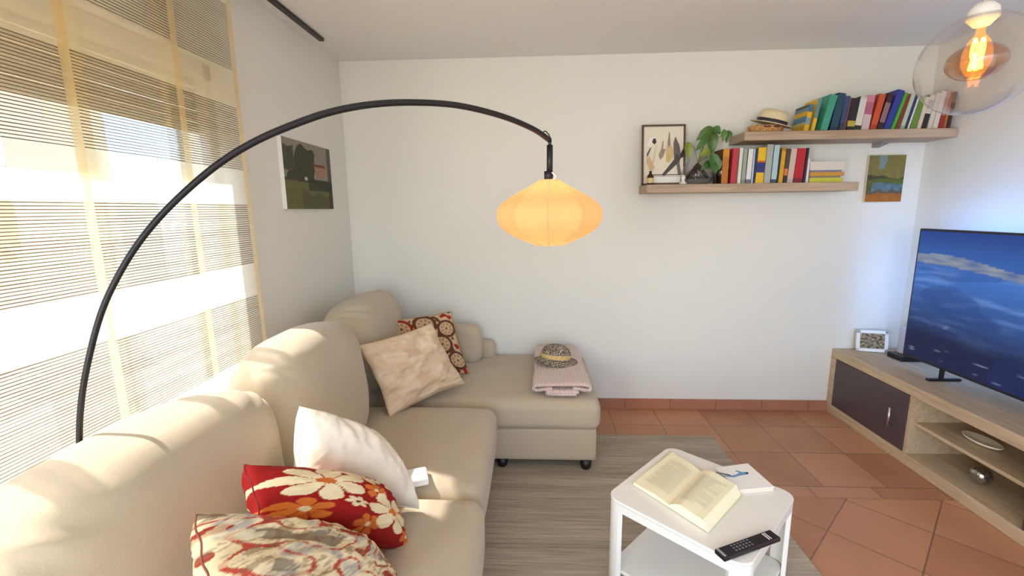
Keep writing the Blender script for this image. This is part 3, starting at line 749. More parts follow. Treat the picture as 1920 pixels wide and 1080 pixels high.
# lower shelf, left to right   (x, w, h, bands, label)
low = [
 (1.205, .040, .218, .150, [(0, .78, 'b5701c'), (.78, 1, 'c98a1e')], 'orange book with a brown cover, first of the lower row beside the plant', '5a3420', .10),
 (1.262, .034, .220, .150, F1('b8323c'), 'crimson red book second in the lower row', None, 1.5),
 (1.306, .020, .222, .150, F1('d8d4c8'), 'slim off-white book right of the crimson one', None, 1.0),
 (1.330, .024, .214, .150, [(0, .12, '7c8a80'), (.12, 1, '98a298')], 'grey-green book in the lower row', None, 1.0),
 (1.358, .030, .214, .148, [(0, .12, '6a6a6c'), (.12, 1, 'dedcd6')], 'white book with a grey foot in the lower row', None, 1.5),
 (1.392, .011, .214, .145, F1('a8c0d4'), 'very thin pale blue booklet in the lower row', None, 1.0),
 (1.406, .010, .215, .145, F1('1f2a5c'), 'very thin navy booklet left of the yellow and navy book', None, 1.0),
 (1.419, .050, .222, .150, [(0, .30, 'e0b410'), (.30, .58, '2c2c74'), (.58, .63, 'c8582a'), (.63, 1, 'e2b818')], 'thick yellow book with a navy band on its spine', None, 1.5),
 (1.472, .040, .240, .150, F1('a4aaa4'), 'tall pale grey book, highest of the lower row', None, 1.5),
 (1.516, .034, .236, .150, [(0, .1, '3a4a58'), (.1, 1, 'a8c6ca')], 'pale turquoise book beside the tall grey one', None, 1.5),
 (1.553, .008, .205, .145, F1('2a2830'), 'very thin black booklet in the lower row', None, 1.5),
 (1.563, .026, .220, .150, [(0, .9, 'cf9c1c'), (.9, 1, 'a87a18')], 'mustard yellow book in the lower row', None, 2),
 (1.592, .022, .212, .150, [(0, .22, '2c2426'), (.22, .42, 'd8783a'), (.42, 1, '4a3c34')], 'dark brown book with an orange patch low on the spine', None, 2),
 (1.617, .036, .212, .150, [(0, .12, 'b8a49c'), (.12, 1, 'cdb4a6')], 'dusty pink book in the lower row', None, 3),
 (1.656, .056, .212, .150, [(0, .14, '7a1420'), (.14, 1, 'b4141e')], 'thick bright red book near the right end of the lower row', None, 2.5),
 (1.716, .013, .215, .150, F1('2c2038'), 'thin dark purple book right of the bright red one', None, 2.5),
 (1.731, .014, .150, .145, F1('dcd4d8'), 'short thin white book at the right end of the lower row', None, 1),
]
for X_, (x, w, h, d, b, lab, side, ln) in zip(pack([(q[0], q[1] * .97, q[2], q[7]) for q in low]), low): book(X_, w * .97, h, d, BZL, ln, b, lab, LG, side=side)
# horizontal stack
stack = [(.030, 1.757, 1.960, 'c2bc3e', 'lime yellow book at the bottom of the lying stack'),
         (.011, 1.765, 1.945, '7c7064', 'thin grey-brown book lying on the lime yellow one'),
         (.024, 1.757, 1.966, 'c8902e', 'orange book lying in the middle of the stack'),
         (.012, 1.760, 1.948, '74708e', 'thin violet-grey book lying under the white one'),
         (.052, 1.752, 1.966, 'd6cdc2', 'thick off-white book on top of the lying stack')]
zz = BZL
for h, a, b, c, lab in stack:
    root = thing('book', ((a + b) / 2, -.12, zz), lab, 'book', 'books lying in a stack on the lower shelf')
    m = MB(); k = .002; m.box(a, b, -.205, -.205 + k, zz, zz + h); m.box(a, b, -.205 + k, -.06, zz, zz + k); m.box(a, b, -.205 + k, -.06, zz + h - k, zz + h)
    build('cover', m, P(c), root); build('page_block', B(a + .003, b - .003, -.205 + k, -.064, zz + k, zz + h - k), pages, root); zz += h

up = [
 (1.690, .030, .160, [(0, .25, 'd2a61c'), (.25, .5, '7e96a6'), (.5, .72, 'd8ac20'), (.72, 1, '4c6a84')], 'yellow and blue picture book at the left end of the upper row', [(0, .22, 'cf9f1c'), (.22, .34, 'c8b468'), (.34, .58, '5c86a4'), (.58, .76, 'd8ac20'), (.76, .9, '6c8c9c'), (.9, 1, '4c4c3c')], 8),
 (1.735, .022, .195, [(0, .4, 'd8b430'), (.4, 1, '5c8a94')], 'blue-green book with a yellow foot second in the upper row', None, 9),
 (1.790, .046, .215, F1('3f9a80'), 'broad sea-green book leaning in the upper row', None, 12),
 (1.838, .050, .222, [(0, .1, '123048'), (.1, 1, '1c4458')], 'thick dark petrol blue book in the upper row', None, 8),
 (1.892, .032, .205, [(0, .2, '28344c'), (.2, 1, '384670')], 'slate blue book in the upper row', None, 6),
 (1.926, .010, .195, F1('6a4030'), 'very thin brown booklet in the upper row', None, 6),
 (1.940, .048, .190, [(0, .12, '241c24'), (.12, .3, 'b8a438'), (.3, 1, '231a26')], 'black book with a yellow emblem low on its spine', None, 4),
 (1.992, .042, .200, [(0, .14, '2e302e'), (.14, .92, 'd6d2c8'), (.92, 1, 'c6c2b4')], 'white book with a black foot in the upper row', None, 6),
 (2.038, .048, .205, [(0, .45, 'cbb4b4'), (.45, .8, 'b2607a'), (.8, 1, 'c88090')], 'pink and white book in the upper row', None, 5),
 (2.090, .040, .212, [(0, .15, 'a83c1c'), (.15, 1, 'c4502a')], 'orange-red book in the upper row', None, 10),
 (2.134, .034, .215, [(0, .2, '30161c'), (.2, .75, '8c6868'), (.75, 1, '421c22')], 'maroon book with a pinkish spine label in the upper row', None, 12),
 (2.172, .042, .236, F1('2c3890'), 'royal blue book, tallest of the upper row', None, 15),
 (2.218, .020, .222, F1('4aa03c'), 'bright green book leaning on the reddish brown one', None, 15),
 (2.240, .022, .212, F1('7a3420'), 'reddish brown book in the upper row', None, 14),
 (2.266, .026, .212, [(0, .1, '90a08c'), (.1, 1, 'b4c0a8')], 'pale green book in the upper row', None, 12),
 (2.295, .018, .208, F1('25305e'), 'thin navy book in the upper row', None, 12),
 (2.315, .010, .202, F1('dcdcd2'), 'very thin white booklet in the upper row', None, 12),
 (2.328, .038, .196, [(0, .9, '64883a'), (.9, 1, '7c9a50')], 'olive green book in the upper row', None, 11),
 (2.368, .024, .190, F1('d4c8b0'), 'cream book in the upper row', None, 9),
 (2.395, .034, .200, [(0, .45, '26222c'), (.45, .6, 'ccc4ba'), (.6, .85, '9a948e'), (.85, 1, 'cfc8bc')], 'book with a black lower half and grey top in the upper row', None, 9),
 (2.433, .028, .212, F1('cdc6ba'), 'light grey book in the upper row', None, 8),
 (2.464, .032, .222, F1('d6cdbf'), 'pale beige book in the upper row', None, 7),
 (2.499, .026, .225, [(0, .35, '9c2c26'), (.35, .8, 'b08078'), (.8, 1, 'c09890')], 'red and pink book near the right wall', None, 6),
 (2.528, .016, .215, F1('a8683a'), 'thin tan book near the right wall', None, 5),
 (2.547, .022, .215, [(0, .7, '44242a'), (.7, 1, '806460')], 'dark brown book at the right end of the upper row', None, 4.5),
]
KW = .93
upx = pack([(q[0], q[1] * KW, q[2], q[6]) for q in up]); print('PACK', upx[-1] - up[-1][0])
for X_, (x, w, h, b, lab, side, ln) in zip(upx, up): book(X_, w * KW, h, .150, BZU, ln, b, lab, UG, side=side)
# white emblem shapes etc. stay out; straw hat on its basket tray
hx, hy = 1.515, -.135
bk = thing('wicker_tray', (hx - .02, hy, BZU), 'low orange-brown wicker tray under the straw hat on the upper shelf', 'tray')
build('tray', MB().lathe([(.001, .0), (.098, .0), (.112, .045), (.104, .045), (.092, .008), (.001, .008)], (hx - .025, hy, BZU), 40, sy=.72), weave('wicker', (150, 96, 50), (206, 152, 92), 110), bk, smooth=True)
for k in (-1, 1): build('handle', MB().tube(catmull([Vector((hx - .025 + k * .03 - .018, hy - .078, BZU + .036)), Vector((hx - .025 + k * .03, hy - .086, BZU + .030)), Vector((hx - .025 + k * .03 + .018, hy - .080, BZU + .036))], 5), .004, 8), P('4a3628'), bk, smooth=True)
Rh = Matrix.Rotation(radians(13), 4, 'Y') @ Matrix.Rotation(radians(10), 4, 'X')
ht = thing('straw_hat', (hx, hy, BZU + .045), 'pale straw trilby hat with a dark band lying on the wicker tray', 'hat')
straw = weave('straw', (206, 186, 142), (232, 216, 176), 240)
def hatT(z): return Rh
hc = (hx + .008, hy, BZU + .064)
build('crown', MB().lathe([(.084, .0), (.084, .025), (.080, .052), (.070, .070), (.054, .078), (.030, .074), (.010, .066), (.0005, .064)], hc, 40, sx=1.08, sy=.92, T=Rh), straw, ht, smooth=True)
build('brim', MB().lathe([(.083, .0), (.104, -.006), (.128, -.006), (.129, -.003), (.104, -.003), (.082, .004)], hc, 44, sx=1.0, sy=.86, T=Rh, rfun=lambda a, z: 1), straw, ht, smooth=True)
build('band', MB().lathe([(.0855, .003), (.0858, .021), (.084, .022), (.084, .003)], hc, 40, sx=1.085, sy=.93, T=Rh), P('2a2028'), ht, smooth=True)

# reed diffuser
df_ = thing('reed_diffuser', (.756, -.18, BZL), 'small brown glass reed diffuser bottle in front of the framed print', 'diffuser')
build('bottle', MB().lathe([(.001, 0), (.020, .0), (.022, .006), (.022, .052), (.014, .066), (.0085, .072), (.0085, .088), (.001, .088)], (.757, -.185, BZL), 24), M('brown_glass', (62, 32, 20), .12), df_, smooth=True)
build('paper_label', MB().lathe([(.0225, .012), (.0225, .044)], (.757, -.185, BZL), 24), P('d8c080'), df_, smooth=True)
for dx, dz in ((-.026, .16), (-.018, .19), (.022, .22), (.030, .25)):
    build('reed', MB().tube(catmull([Vector((.757, -.185, BZL + .075)), Vector((.757 + dx * .95, -.187, BZL + .075 + dz * .5)), Vector((.757 + dx * .9, -.185, BZL + dz))], 4), .0016, 6), P('dcc48c'), df_, smooth=True)
# small white figure
m = MB(); m.lathe([(.001, 0), (.022, .002), (.024, .010), (.012, .018), (.009, .03), (.015, .045), (.010, .058), (.001, .062)], (.972, -.175, BZL), 20)
tag(build('ceramic_figurine', m, P('e6e2da', .3), smooth=True), 'tiny white ceramic figurine between the framed print and the vase', 'figurine')
# vase with pothos
vz = BZL
pl = thing('potted_plant', (1.075, -.13, vz), 'green trailing plant growing in a clear round glass vase on the lower shelf', 'plant')
vp = [(.001, .003), (.06, .001), (.088, .012), (.102, .05), (.100, .085), (.080, .125), (.060, .152), (.056, .175), (.062, .190)]
build('vase', MB().lathe(vp, (1.075, -.13, vz), 40), thin_glass('vase_glass', (.97, .97, .96), .03, .06), pl, smooth=True)
m = MB(); rnd = random.Random(5)
for i in range(22):
    a = rnd.uniform(0, 2 * pi); p = [Vector((1.075, -.13, vz + .14))]; r = 0
    for k in range(5): r += rnd.uniform(.005, .02); a += rnd.uniform(-.5, .5); p.append(Vector((1.075 + cos(a) * min(r, .08), -.13 + sin(a) * min(r, .08), vz + .12 - k * .02 + rnd.uniform(-.008, .008))))
    m.tube(catmull(p, 3), .0035, 5)
build('roots', m, P('33201c'), pl, smooth=True)
build('water', MB().lathe([(.001, .005), (.058, .004), (.084, .014), (.097, .05), (.096, .075), (.001, .0755)], (1.075, -.13, vz), 36), thin_glass('water', (.98, .98, .97), .02, .02), pl, smooth=True)
greens = ['4e6e2c', '5f7c30', '3f6a2a', '7d8c2c', '47702e']
def leaf(base, tipp, width, ci, curl=.3, facing=Vector((0, -1, .35))):
    base, tipp = Vector(base), Vector(tipp); L = (tipp - base); ln = L.length; d = L.normalized()
    s = d.cross(facing).normalized(); nn = s.cross(d).normalized(); m = MB(); N = 10; vs = []
    for i in range(N + 1):
        t = i / N; w = width * .5 * (sin(pi * min(1, t * 1.0) ** .62)) ** .8 if 0 < t < 1 else 0.0004
        for j in range(-3, 4):
            q = j / 3; back = -.10 * ln * (abs(q) ** 1.5) * max(0, 1 - t * 5)
            vs.append(base + d * (t * ln + back) + s * (w * q) + nn * (-curl * ln * (t - .3) ** 2 + abs(q) * w * .35))
    fs = [(i * 7 + j, i * 7 + j + 1, (i + 1) * 7 + j + 1, (i + 1) * 7 + j) for i in range(N) for j in range(6)]
    m.add(vs, fs); o = build('leaf', m, M('leaf_' + greens[ci], greens[ci], .4, var=.12, vscale=30), pl, smooth=True); return o
hub = Vector((1.075, -.13, vz + .14))
leaves = [((1290, 268), (1292, 298), .055, 3), ((1335, 240), (1306, 262), .060, 0), ((1338, 240), (1352, 250), .055, 2), ((1334, 246), (1336, 292), .075, 0), ((1326, 258), (1305, 282), .045, 4),
          ((1358, 244), (1356, 266), .040, 1), ((1366, 246), (1363, 268), .050, 2), ((1330, 282), (1312, 292), .050, 3), ((1336, 290), (1344, 326), .070, 2), ((1364, 298), (1374, 322), .055, 4),
          ((1334, 304), (1314, 318), .050, 2), ((1345, 300), (1350, 318), .045, 4), ((1322, 246), (1310, 256), .04, 1)]
for i, (a, b, wd, ci) in enumerate(leaves):
    yy = -.15 - .03 * (i % 3); A = at(*a, y=yy); Bp = at(*b, y=yy - .01); leaf(A, Bp, wd, ci)
    mid = (hub + A) / 2 + Vector((0, -.01, .035)); build('stem', MB().tube(catmull([hub, mid, A], 6), .0018, 6), P('6f7f3a'), pl, smooth=True)
# small brown cup behind the leaves
m = MB().lathe([(.001, 0), (.030, 0), (.034, .004), (.040, .08), (.042, .098), (.039, .098), (.036, .08), (.030, .006), (.001, .006)], (1.222, -.205 + .045, BZL), 32)
tag(build('glass_cup', m, thin_glass('smoky_glass', (.55, .45, .38), .1, .08), smooth=True), 'brownish glass cup between the plant and the first book', 'cup')

# ================================================================== TV STAND AND TV
SX, SXB = 2.148, 2.588; ST = .478; SY1 = -2.06
st = thing('tv_stand', (2.37, -1.0, 0), 'long low oak television stand with dark doors along the right wall', 'tv stand')
build('top_panel', B(SX, SXB, SY1, -.003, .416, ST), oakY, st, bevel=.004)
build('bottom_panel', B(SX, SXB, SY1, -.003, .0, .068), oakY, st, bevel=.004)
build('side_panel', B(SX, SXB, -.055, -.003, .068, .416), oakY, st, bevel=.002)
build('side_panel', B(SX, SXB, SY1, SY1 + .052, .068, .416), oakY, st, bevel=.002)
for y in (-.700, -1.362): build('divider', B(SX + .006, SXB - .012, y - .022, y, .068, .416), oakY, st)
build('back_panel', B(SXB - .012, SXB, SY1 + .05, -.05, .068, .416), oakY, st)
build('middle_shelf', B(SX + .03, SXB - .012, -1.362, -.722, .243, .262), oakY, st, bevel=.002)
dk = M('dark_door', (78, 66, 68), .45)
for a, b, hy_ in ((-.698, -.057, -.60), (-2.006, -1.364, -1.47)):
    d = build('door', B(SX + .002, SX + .02, a, b, .071, .413), dk, st, bevel=.002)
    hm = MB(); hm.tube([(SX - .018, hy_, .165), (SX - .018, hy_, .295)], .0065, 10); hm.tube([(SX - .018, hy_, .18), (SX + .003, hy_, .18)], .004, 8); hm.tube([(SX - .018, hy_, .28), (SX + .003, hy_, .28)], .004, 8)
    build('handle', hm, chrome, d, smooth=True)
# oval dish and glass ball in the open compartment
m = MB().lathe([(.001, .004), (.05, .004), (.088, .016), (.096, .026), (.090, .027), (.05, .013), (.001, .011)], (2.32, -.965, .262), 40, sx=.55, sy=1.05)
tag(build('oval_dish', m, P('efe6c8', .3), smooth=True), 'cream oval dish on the middle shelf of the television stand', 'dish')
m = MB().lathe([(.045 * sin(radians(6 + 174 * i / 20)) + .0003, .045 - .045 * cos(radians(6 + 174 * i / 20))) for i in range(21)], (2.30, -1.01, .068), 32)
tag(build('silver_ball', m, M('mottled_silver', (170, 168, 160), .15, metal=.9, var=.5, vscale=60), smooth=True), 'round mottled silver ball on the bottom of the open compartment', 'ornament')
# tv
TX = 2.325; ty0, ty1, tz0, tz1 = -.392, -1.86, .560, 1.352
tv = thing('television', (TX + .06, (ty0 + ty1) / 2, ST), 'large black flat television showing a blue sea and shoreline', 'television')
build('casing', MB().box(TX, TX + .035, ty1, ty0, tz0, tz1), black, tv, bevel=.004)
build('rear_housing', MB().box(TX + .034, TX + .07, ty1 + .25, ty0 - .25, tz0 + .05, tz1 - .22), black, tv, bevel=.01)
def scr(s, t):
    n = noise.noise(Vector((s * 5, t * 22, 1))); n2 = noise.noise(Vector((s * 14, t * 50, 5))); n3 = noise.noise(Vector((s * 3, t * 6, 9)))
    hz = .775 - .10 * s + .01 * sin(s * 9)
    if t > hz + .045 + .014 * sin(s * 11): c = mix(srgb((44, 84, 150)), srgb((26, 56, 122)), min(1, max(0, (t - .8) * 5)))
    elif t > hz - .02: c = mix(srgb((128, 134, 146)), srgb((84, 100, 136)), n2 + .5)
    else:
        k = (hz - t) / hz; c = mix(srgb((58, 104, 178)), srgb((20, 26, 58)), min(1, k * 1.35)); c = mix(c, srgb((112, 150, 208)), max(0, n * .9 + n2 * .35) * max(0, 1 - k * 1.3))
        if n3 > .2: c = mix(c, srgb((22, 40, 96)), .3)
        if k > .55: c = mix(c, srgb((150, 160, 190)), max(0, (n2 - .52) * 2.4))
    return c
em = bpy.data.materials.new('tv_picture'); em.use_nodes = True; n = em.node_tree.nodes; l = em.node_tree.links; b = n['Principled BSDF']
a = n.new('ShaderNodeAttribute'); a.attribute_name = 'Col'; l.new(a.outputs['Color'], b.inputs['Emission Color']); b.inputs['Emission Strength'].default_value = .9
b.inputs['Base Color'].default_value = (.01, .01, .012, 1); b.inputs['Roughness'].default_value = .2; b.inputs['Specular IOR Level'].default_value = .12
m = MB(); canvas(m, (TX - .0012, ty0 - .012, tz0 + .016), (0, ty1 - ty0 + .024, 0), (0, 0, tz1 - tz0 - .028), 180, 110, scr); build('screen', m, em, tv, color=True)
for y in (-.63, -1.6):
    m = MB(); m.box(TX - .035, TX + .15, y - .012, y + .012, ST, ST + .014); m.box(TX + .036, TX + .05, y - .012, y + .012, ST + .01, tz0 + .06); build('foot', m, black, tv, bevel=.003)
bl = MB(); bl.box(TX + .036, TX + .050, ty0 - .045, ty0 - .03, tz0 + .05, tz1 - .05); bl.box(TX + .036, TX + .050, ty1 + .03, ty0 - .03, tz1 - .045, tz1 - .03)
build('backlight_strip', bl, M('blue_led', (90, 150, 255), .5, emit=(110, 170, 255), estr=24), tv)['label'] = 'blue glowing light strip on the back'
# photo frame and media box
pf = thing('photo_frame', (2.36, -.075, ST), 'small white photo frame at the left end of the television stand', 'photo frame')
Tp = Matrix.Translation((2.362, -.085, ST + .002)) @ Matrix.Rotation(radians(-14), 4, 'Z') @ Matrix.Rotation(radians(-8), 4, 'X')
m = MB(); fwid, fhei = .095, .150
for a, b, c, d in ((-fwid, -fwid + .022, 0, fhei), (fwid - .022, fwid, 0, fhei), (-fwid, fwid, 0, .022), (-fwid, fwid, fhei - .022, fhei)): m.box(a, b, -.009, .009, c, d, T=Tp)
build('frame', m, white, pf, bevel=.002)
def ph(s, t):
    n = noise.noise(Vector((s * 9, t * 9, 3))); n2 = noise.noise(Vector((s * 20, t * 20, 8)))
    c = mix(srgb((70, 62, 48)), srgb((176, 168, 140)), min(1, max(0, n + .4 + n2 * .5)))
    if n2 > .35: c = srgb((190, 120, 60))
    return c
m = MB(); canvas(m, Tp @ Vector((-fwid + .018, -.004, .018)), (Tp.to_3x3() @ Vector((2 * fwid - .036, 0, 0))), (Tp.to_3x3() @ Vector((0, 0, fhei - .036))), 40, 34, ph); build('photo', m, artm, pf, color=True)
m = MB(); m.box(2.40, 2.55, -.30, -.175, ST, ST + .035)
tag(build('set_top_box', m, black, bevel=.004), 'small black box on the stand behind the photo frame', 'media box')
m = MB(); m.box(2.44, 2.466, -.29, -.20, ST + .035, ST + .215)
tag(build('router', m, M('router_grey', (190, 186, 196), .4), bevel=.006), 'upright pale grey router on the black box beside the television', 'router')

# ================================================================== RUG
m = MB(); m.box(-.95, 1.168, -3.6, -.43, .001, .009)
tag(build('rug', m, rug_mat(), bevel=.003), 'flat beige-grey ribbed rug on the terracotta floor under the side table', 'rug')

# ================================================================== SIDE TABLE
tcx, tcy = .610, -1.722; TZ = .45; ang = atan2(-.68, .73); R0 = .009
def rsq(h, r, n=8):
    o = []
    for cx, cy, a0 in ((h - r, h - r, 0), (-h + r, h - r, pi / 2), (-h + r, -h + r, pi), (h - r, -h + r, 3 * pi / 2)):
        for k in range(n + 1): a = a0 + pi / 2 * k / n; o.append((cx + r * cos(a), cy + r * sin(a)))
    return o
def loc2w(p, z): return Vector((tcx + p[0] * cos(ang) - p[1] * sin(ang), tcy + p[0] * sin(ang) + p[1] * cos(ang), z))
tb = thing('side_table', (tcx, tcy, R0), 'white square side table with rounded corners and a lower shelf standing on the rug', 'side table')
def slab(h, r, z0, z1): return MB().rings([[loc2w(p, z0) for p in rsq(h, r)], [loc2w(p, z1) for p in rsq(h, r)]])
build('tabletop', slab(.248, .05, TZ - .012, TZ), white, tb, bevel=.003)
m = MB(); out = rsq(.247, .049); inn = rsq(.235, .038)
m.rings([[loc2w(p, TZ - .042) for p in out], [loc2w(p, TZ - .012) for p in out], [loc2w(p, TZ - .012) for p in inn], [loc2w(p, TZ - .042) for p in inn], [loc2w(p, TZ - .042) for p in out]], caps=False)
build('apron', m, white, tb, smooth=False)
build('lower_shelf', slab(.232, .04, .150, .165), white, tb, bevel=.003)
nn_ = 9
for q in range(4):
    seg_o = out[q * nn_:(q + 1) * nn_]; seg_i = inn[q * nn_:(q + 1) * nn_]
    # extend each leg a little along both sides
    def ext(seg, e):
        a, b = Vector(seg[0]), Vector(seg[-1]); d1 = (Vector(seg[0]) - Vector(seg[1])).normalized(); d2 = (Vector(seg[-1]) - Vector(seg[-2])).normalized()
        ax = [Vector((0, -1)), Vector((1, 0)), Vector((0, 1)), Vector((-1, 0))]
        return [a + ax[q] * e] + [Vector(s) for s in seg] + [b + ax[(q + 1) % 4] * -e * -1 if False else b + (Vector((-1, 0)), Vector((0, -1)), Vector((1, 0)), Vector((0, 1)))[q] * e]
    po = ext(seg_o, .004); pi_ = ext(seg_i, .015 - .0)
    ring = po + pi_[::-1]
    build('leg', MB().rings([[loc2w(p, R0) for p in ring], [loc2w(p, TZ - .042) for p in ring]]), white, tb)

# open book
zt0 = TZ + .001
ob = thing('open_book', at(1270, 930, z=zt0), 'open paperback book with yellowish pages lying on the side table', 'book')
G0, G1 = at(1254, 947, z=TZ + .012), at(1314, 884, z=TZ + .012)
L0, L1 = at(1188, 906, z=TZ + .010), at(1260, 849, z=TZ + .010)
R0_, R1_ = at(1318, 976, z=TZ + .034), at(1380, 909, z=TZ + .034)
pgm = M('book_paper', (252, 244, 208), .85)
def page_side(name, A0, A1, B0, B1, zt, hump, textlines, mirror):
    m = MB(); N = 14; K = 8; vs = []; 
    for j in range(K + 1):
        for i in range(N + 1):
            t = i / N; p = (A0.lerp(B0, t)).lerp(A1.lerp(B1, t), j / K); z = TZ + .012 + (zt - .012) * min(1, t * 3.0) ** .7 + hump * sin(pi * min(1, t * 1.3)) * .8; p = Vector((p.x, p.y, z)); vs.append(p)
    top = [(j * (N + 1) + i, j * (N + 1) + i + 1, (j + 1) * (N + 1) + i + 1, (j + 1) * (N + 1) + i) for j in range(K) for i in range(N)]
    n0 = len(vs); ow = (B0 - A0).normalized(); bot = [Vector((p.x, p.y, TZ + .004)) + Vector((ow.x, ow.y, 0)) * (.022 if zt > .02 else .002) * ((i_ % (N + 1)) / N) ** 8 for i_, p in enumerate(vs)]; fs = top + [tuple(q + n0 for q in f[::-1]) for f in top]
    per = [i for i in range(N + 1)] + [j * (N + 1) + N for j in range(1, K + 1)] + [K * (N + 1) + i for i in range(N - 1, -1, -1)] + [j * (N + 1) for j in range(K - 1, 0, -1)]
    for a, b in zip(per, per[1:] + per[:1]): fs.append((a, a + n0, b + n0, b))
    m.add(vs + bot, fs, 0)
    # printed lines
    rn = random.Random(3 if mirror else 9)
    for r in range(textlines):
        u0 = .14 + .72 * r / textlines; u1 = u0 + .72 / textlines * .42; e0 = .15; e1 = .86 if rn.random() > .25 else rn.uniform(.4, .8)
        seg = 6; pts = []
        for uu in (u0, u1):
            for q in range(seg + 1):
                t = e0 + (e1 - e0) * q / seg; p = (A0.lerp(B0, t)).lerp(A1.lerp(B1, t), 1 - uu); z = TZ + .012 + (zt - .012) * min(1, t * 3.0) ** .7 + hump * sin(pi * min(1, t * 1.3)) * .8 + .0012; pts.append((p.x, p.y, z))
        m.add(pts, [(q, q + 1, seg + 2 + q, seg + 1 + q) for q in range(seg)], 1)
    return build(name, m, [pgm, M('faint_ink', (232, 225, 196), .8)], ob)
page_side('left_pages', G0, G1, L0, L1, .014, .006, 24, True)
page_side('right_pages', G0, G1, R0_, R1_, .036, .004, 24, False)
m = MB(); e = .004
cv = [at(1185, 908, z=zt0), at(1256, 846, z=zt0), at(1316, 881, z=zt0), at(1394, 930, z=zt0), at(1330, 998, z=zt0), at(1252, 950, z=zt0)]
m.rings([[Vector((p.x, p.y, zt0)) for p in cv], [Vector((p.x, p.y, zt0 + .002)) for p in cv]]); build('cover', m, P('dfe2b2'), ob)
# closed white booklet with a drawing
cb = thing('booklet', at(1400, 895, z=zt0), 'closed white booklet with a small blue drawn figure on the side table', 'book')
q = [at(1330, 893, z=TZ + .016), at(1352, 874, z=TZ + .016), at(1402, 869, z=TZ + .016), at(1452, 913, z=TZ + .016), at(1386, 919, z=TZ + .016)]
A_, B_, C_ = q[2], q[3], q[4]; D_ = A_ + (C_ - B_)
D_ = at(1340, 877, z=TZ + .016)
quad = [A_, B_, C_, D_]
m = MB(); m.rings([[Vector((p.x, p.y, zt0 + .013)) for p in quad], [Vector((p.x, p.y, zt0 + .0155)) for p in quad]])
m.rings([[Vector((p.x, p.y, zt0)) for p in quad], [Vector((p.x, p.y, zt0 + .002)) for p in quad]]); 
k_ = [0]
def draw(pts, mi):
    k_[0] += 1; m.poly([at(u, v, z=zt0 + .0157 + .0002 * k_[0]) for u, v in pts], mi)
draw([(1342, 887), (1343, 885), (1366, 889), (1376, 893), (1376, 895), (1364, 891)], 1)
draw([(1345, 890), (1368, 892), (1380, 890), (1386, 886), (1378, 883), (1382, 882), (1391, 885), (1402, 885), (1403, 889), (1392, 891), (1386, 892), (1376, 895), (1346, 892)], 2)
draw([(1396, 886), (1402, 885), (1404, 888), (1400, 889)], 3)
build('cover', m, [P('f4f2ee'), P('5a6878'), P('6c9cc0'), P('22344a')], cb)
ctr = sum(quad, Vector()) / 4; qi = [ctr + (p - ctr) * .97 for p in quad]
build('page_block', MB().rings([[Vector((p.x, p.y, zt0 + .002)) for p in qi], [Vector((p.x, p.y, zt0 + .013)) for p in qi]]), P('e6d8be'), cb)
# remote control
ra, rb_ = (at(1349, 1037, z=TZ + .018) + at(1349, 1037, z=TZ + .018)) / 2, at(1454, 999, z=TZ + .018)
rc = thing('remote_control', (ra + rb_) / 2 - Vector((0, 0, .016)), 'slim black remote control lying on the near edge of the side table', 'remote')
dv = (rb_ - ra).normalized(); pv = Vector((-dv.y, dv.x, 0)); ln_ = (rb_ - ra).length; mid = (ra + rb_) / 2
Tr = Matrix(((dv.x, pv.x, 0, mid.x), (dv.y, pv.y, 0, mid.y), (0, 0, 1, zt0), (0, 0, 0, 1)))
m = MB(); m.box(-ln_ / 2, ln_ / 2, -.021, .021, 0, .016, T=Tr); build('body', m, M('remote_black', (24, 20, 28), .25), rc, bevel=.005, bseg=3)
def btn(x0, x1, y0, y1, mat, nm='button'):
    mm_ = MB(); mm_.box(x0, x1, y0, y1, .0155, .0172, T=Tr); build(nm, mm_, mat, rc)
g1 = P('6a6670'); g2 = P('d8d0d4')
for i in range(6):
    for j in range(3): btn(-.062 + i * .013, -.055 + i * .013, -.012 + j * .010, -.007 + j * .010, g1)
btn(ln_ / 2 - .044, ln_ / 2 - .040, -.014, .014, g2, 'silver_strip'); btn(ln_ / 2 - .035, ln_ / 2 - .032, -.014, .014, g2, 'silver_strip')
btn(-ln_ / 2 + .004, -ln_ / 2 + .012, -.016, .016, P('9a98a0'), 'silver_end')

# ================================================================== BLANKET AND HAT ON THE CHAISE
def knit_mat():
    m = bpy.data.materials.new('pink_knit'); m.use_nodes = True; n = m.node_tree.nodes; l = m.node_tree.links
    b = n['Principled BSDF']; b.inputs['Roughness'].default_value = .95; b.inputs['Sheen Weight'].default_value = .3
    tc = n.new('ShaderNodeTexCoord'); w = n.new('ShaderNodeTexWave'); w.wave_type = 'BANDS'; w.bands_direction = 'X'; w.inputs['Scale'].default_value = 34; w.inputs['Distortion'].default_value = 1.0; w.inputs['Detail'].default_value = 1
    w.inputs['Detail Scale'].default_value = 3
    l.new(tc.outputs['Object'], w.inputs['Vector'])
    r = n.new('ShaderNodeValToRGB'); r.color_ramp.elements[0].color = (*srgb((214, 180, 168)), 1); r.color_ramp.elements[1].color = (*srgb((246, 222, 212)), 1); r.color_ramp.elements[1].position = .5
    l.new(w.outputs['Fac'], r.inputs['Fac']); l.new(r.outputs[0], b.inputs['Base Color'])
    bp = n.new('ShaderNodeBump'); bp.inputs['Strength'].default_value = .8; bp.inputs['Distance'].default_value = .004; l.new(w.outputs['Fac'], bp.inputs['Height']); l.new(bp.outputs[0], b.inputs['Normal'])
    return m
km = knit_mat(); CZ = .449
bl_ = thing('folded_blanket', (.14, -.45, CZ), 'pale pink ribbed knitted blanket folded on the chaise under the dark hat', 'blanket')
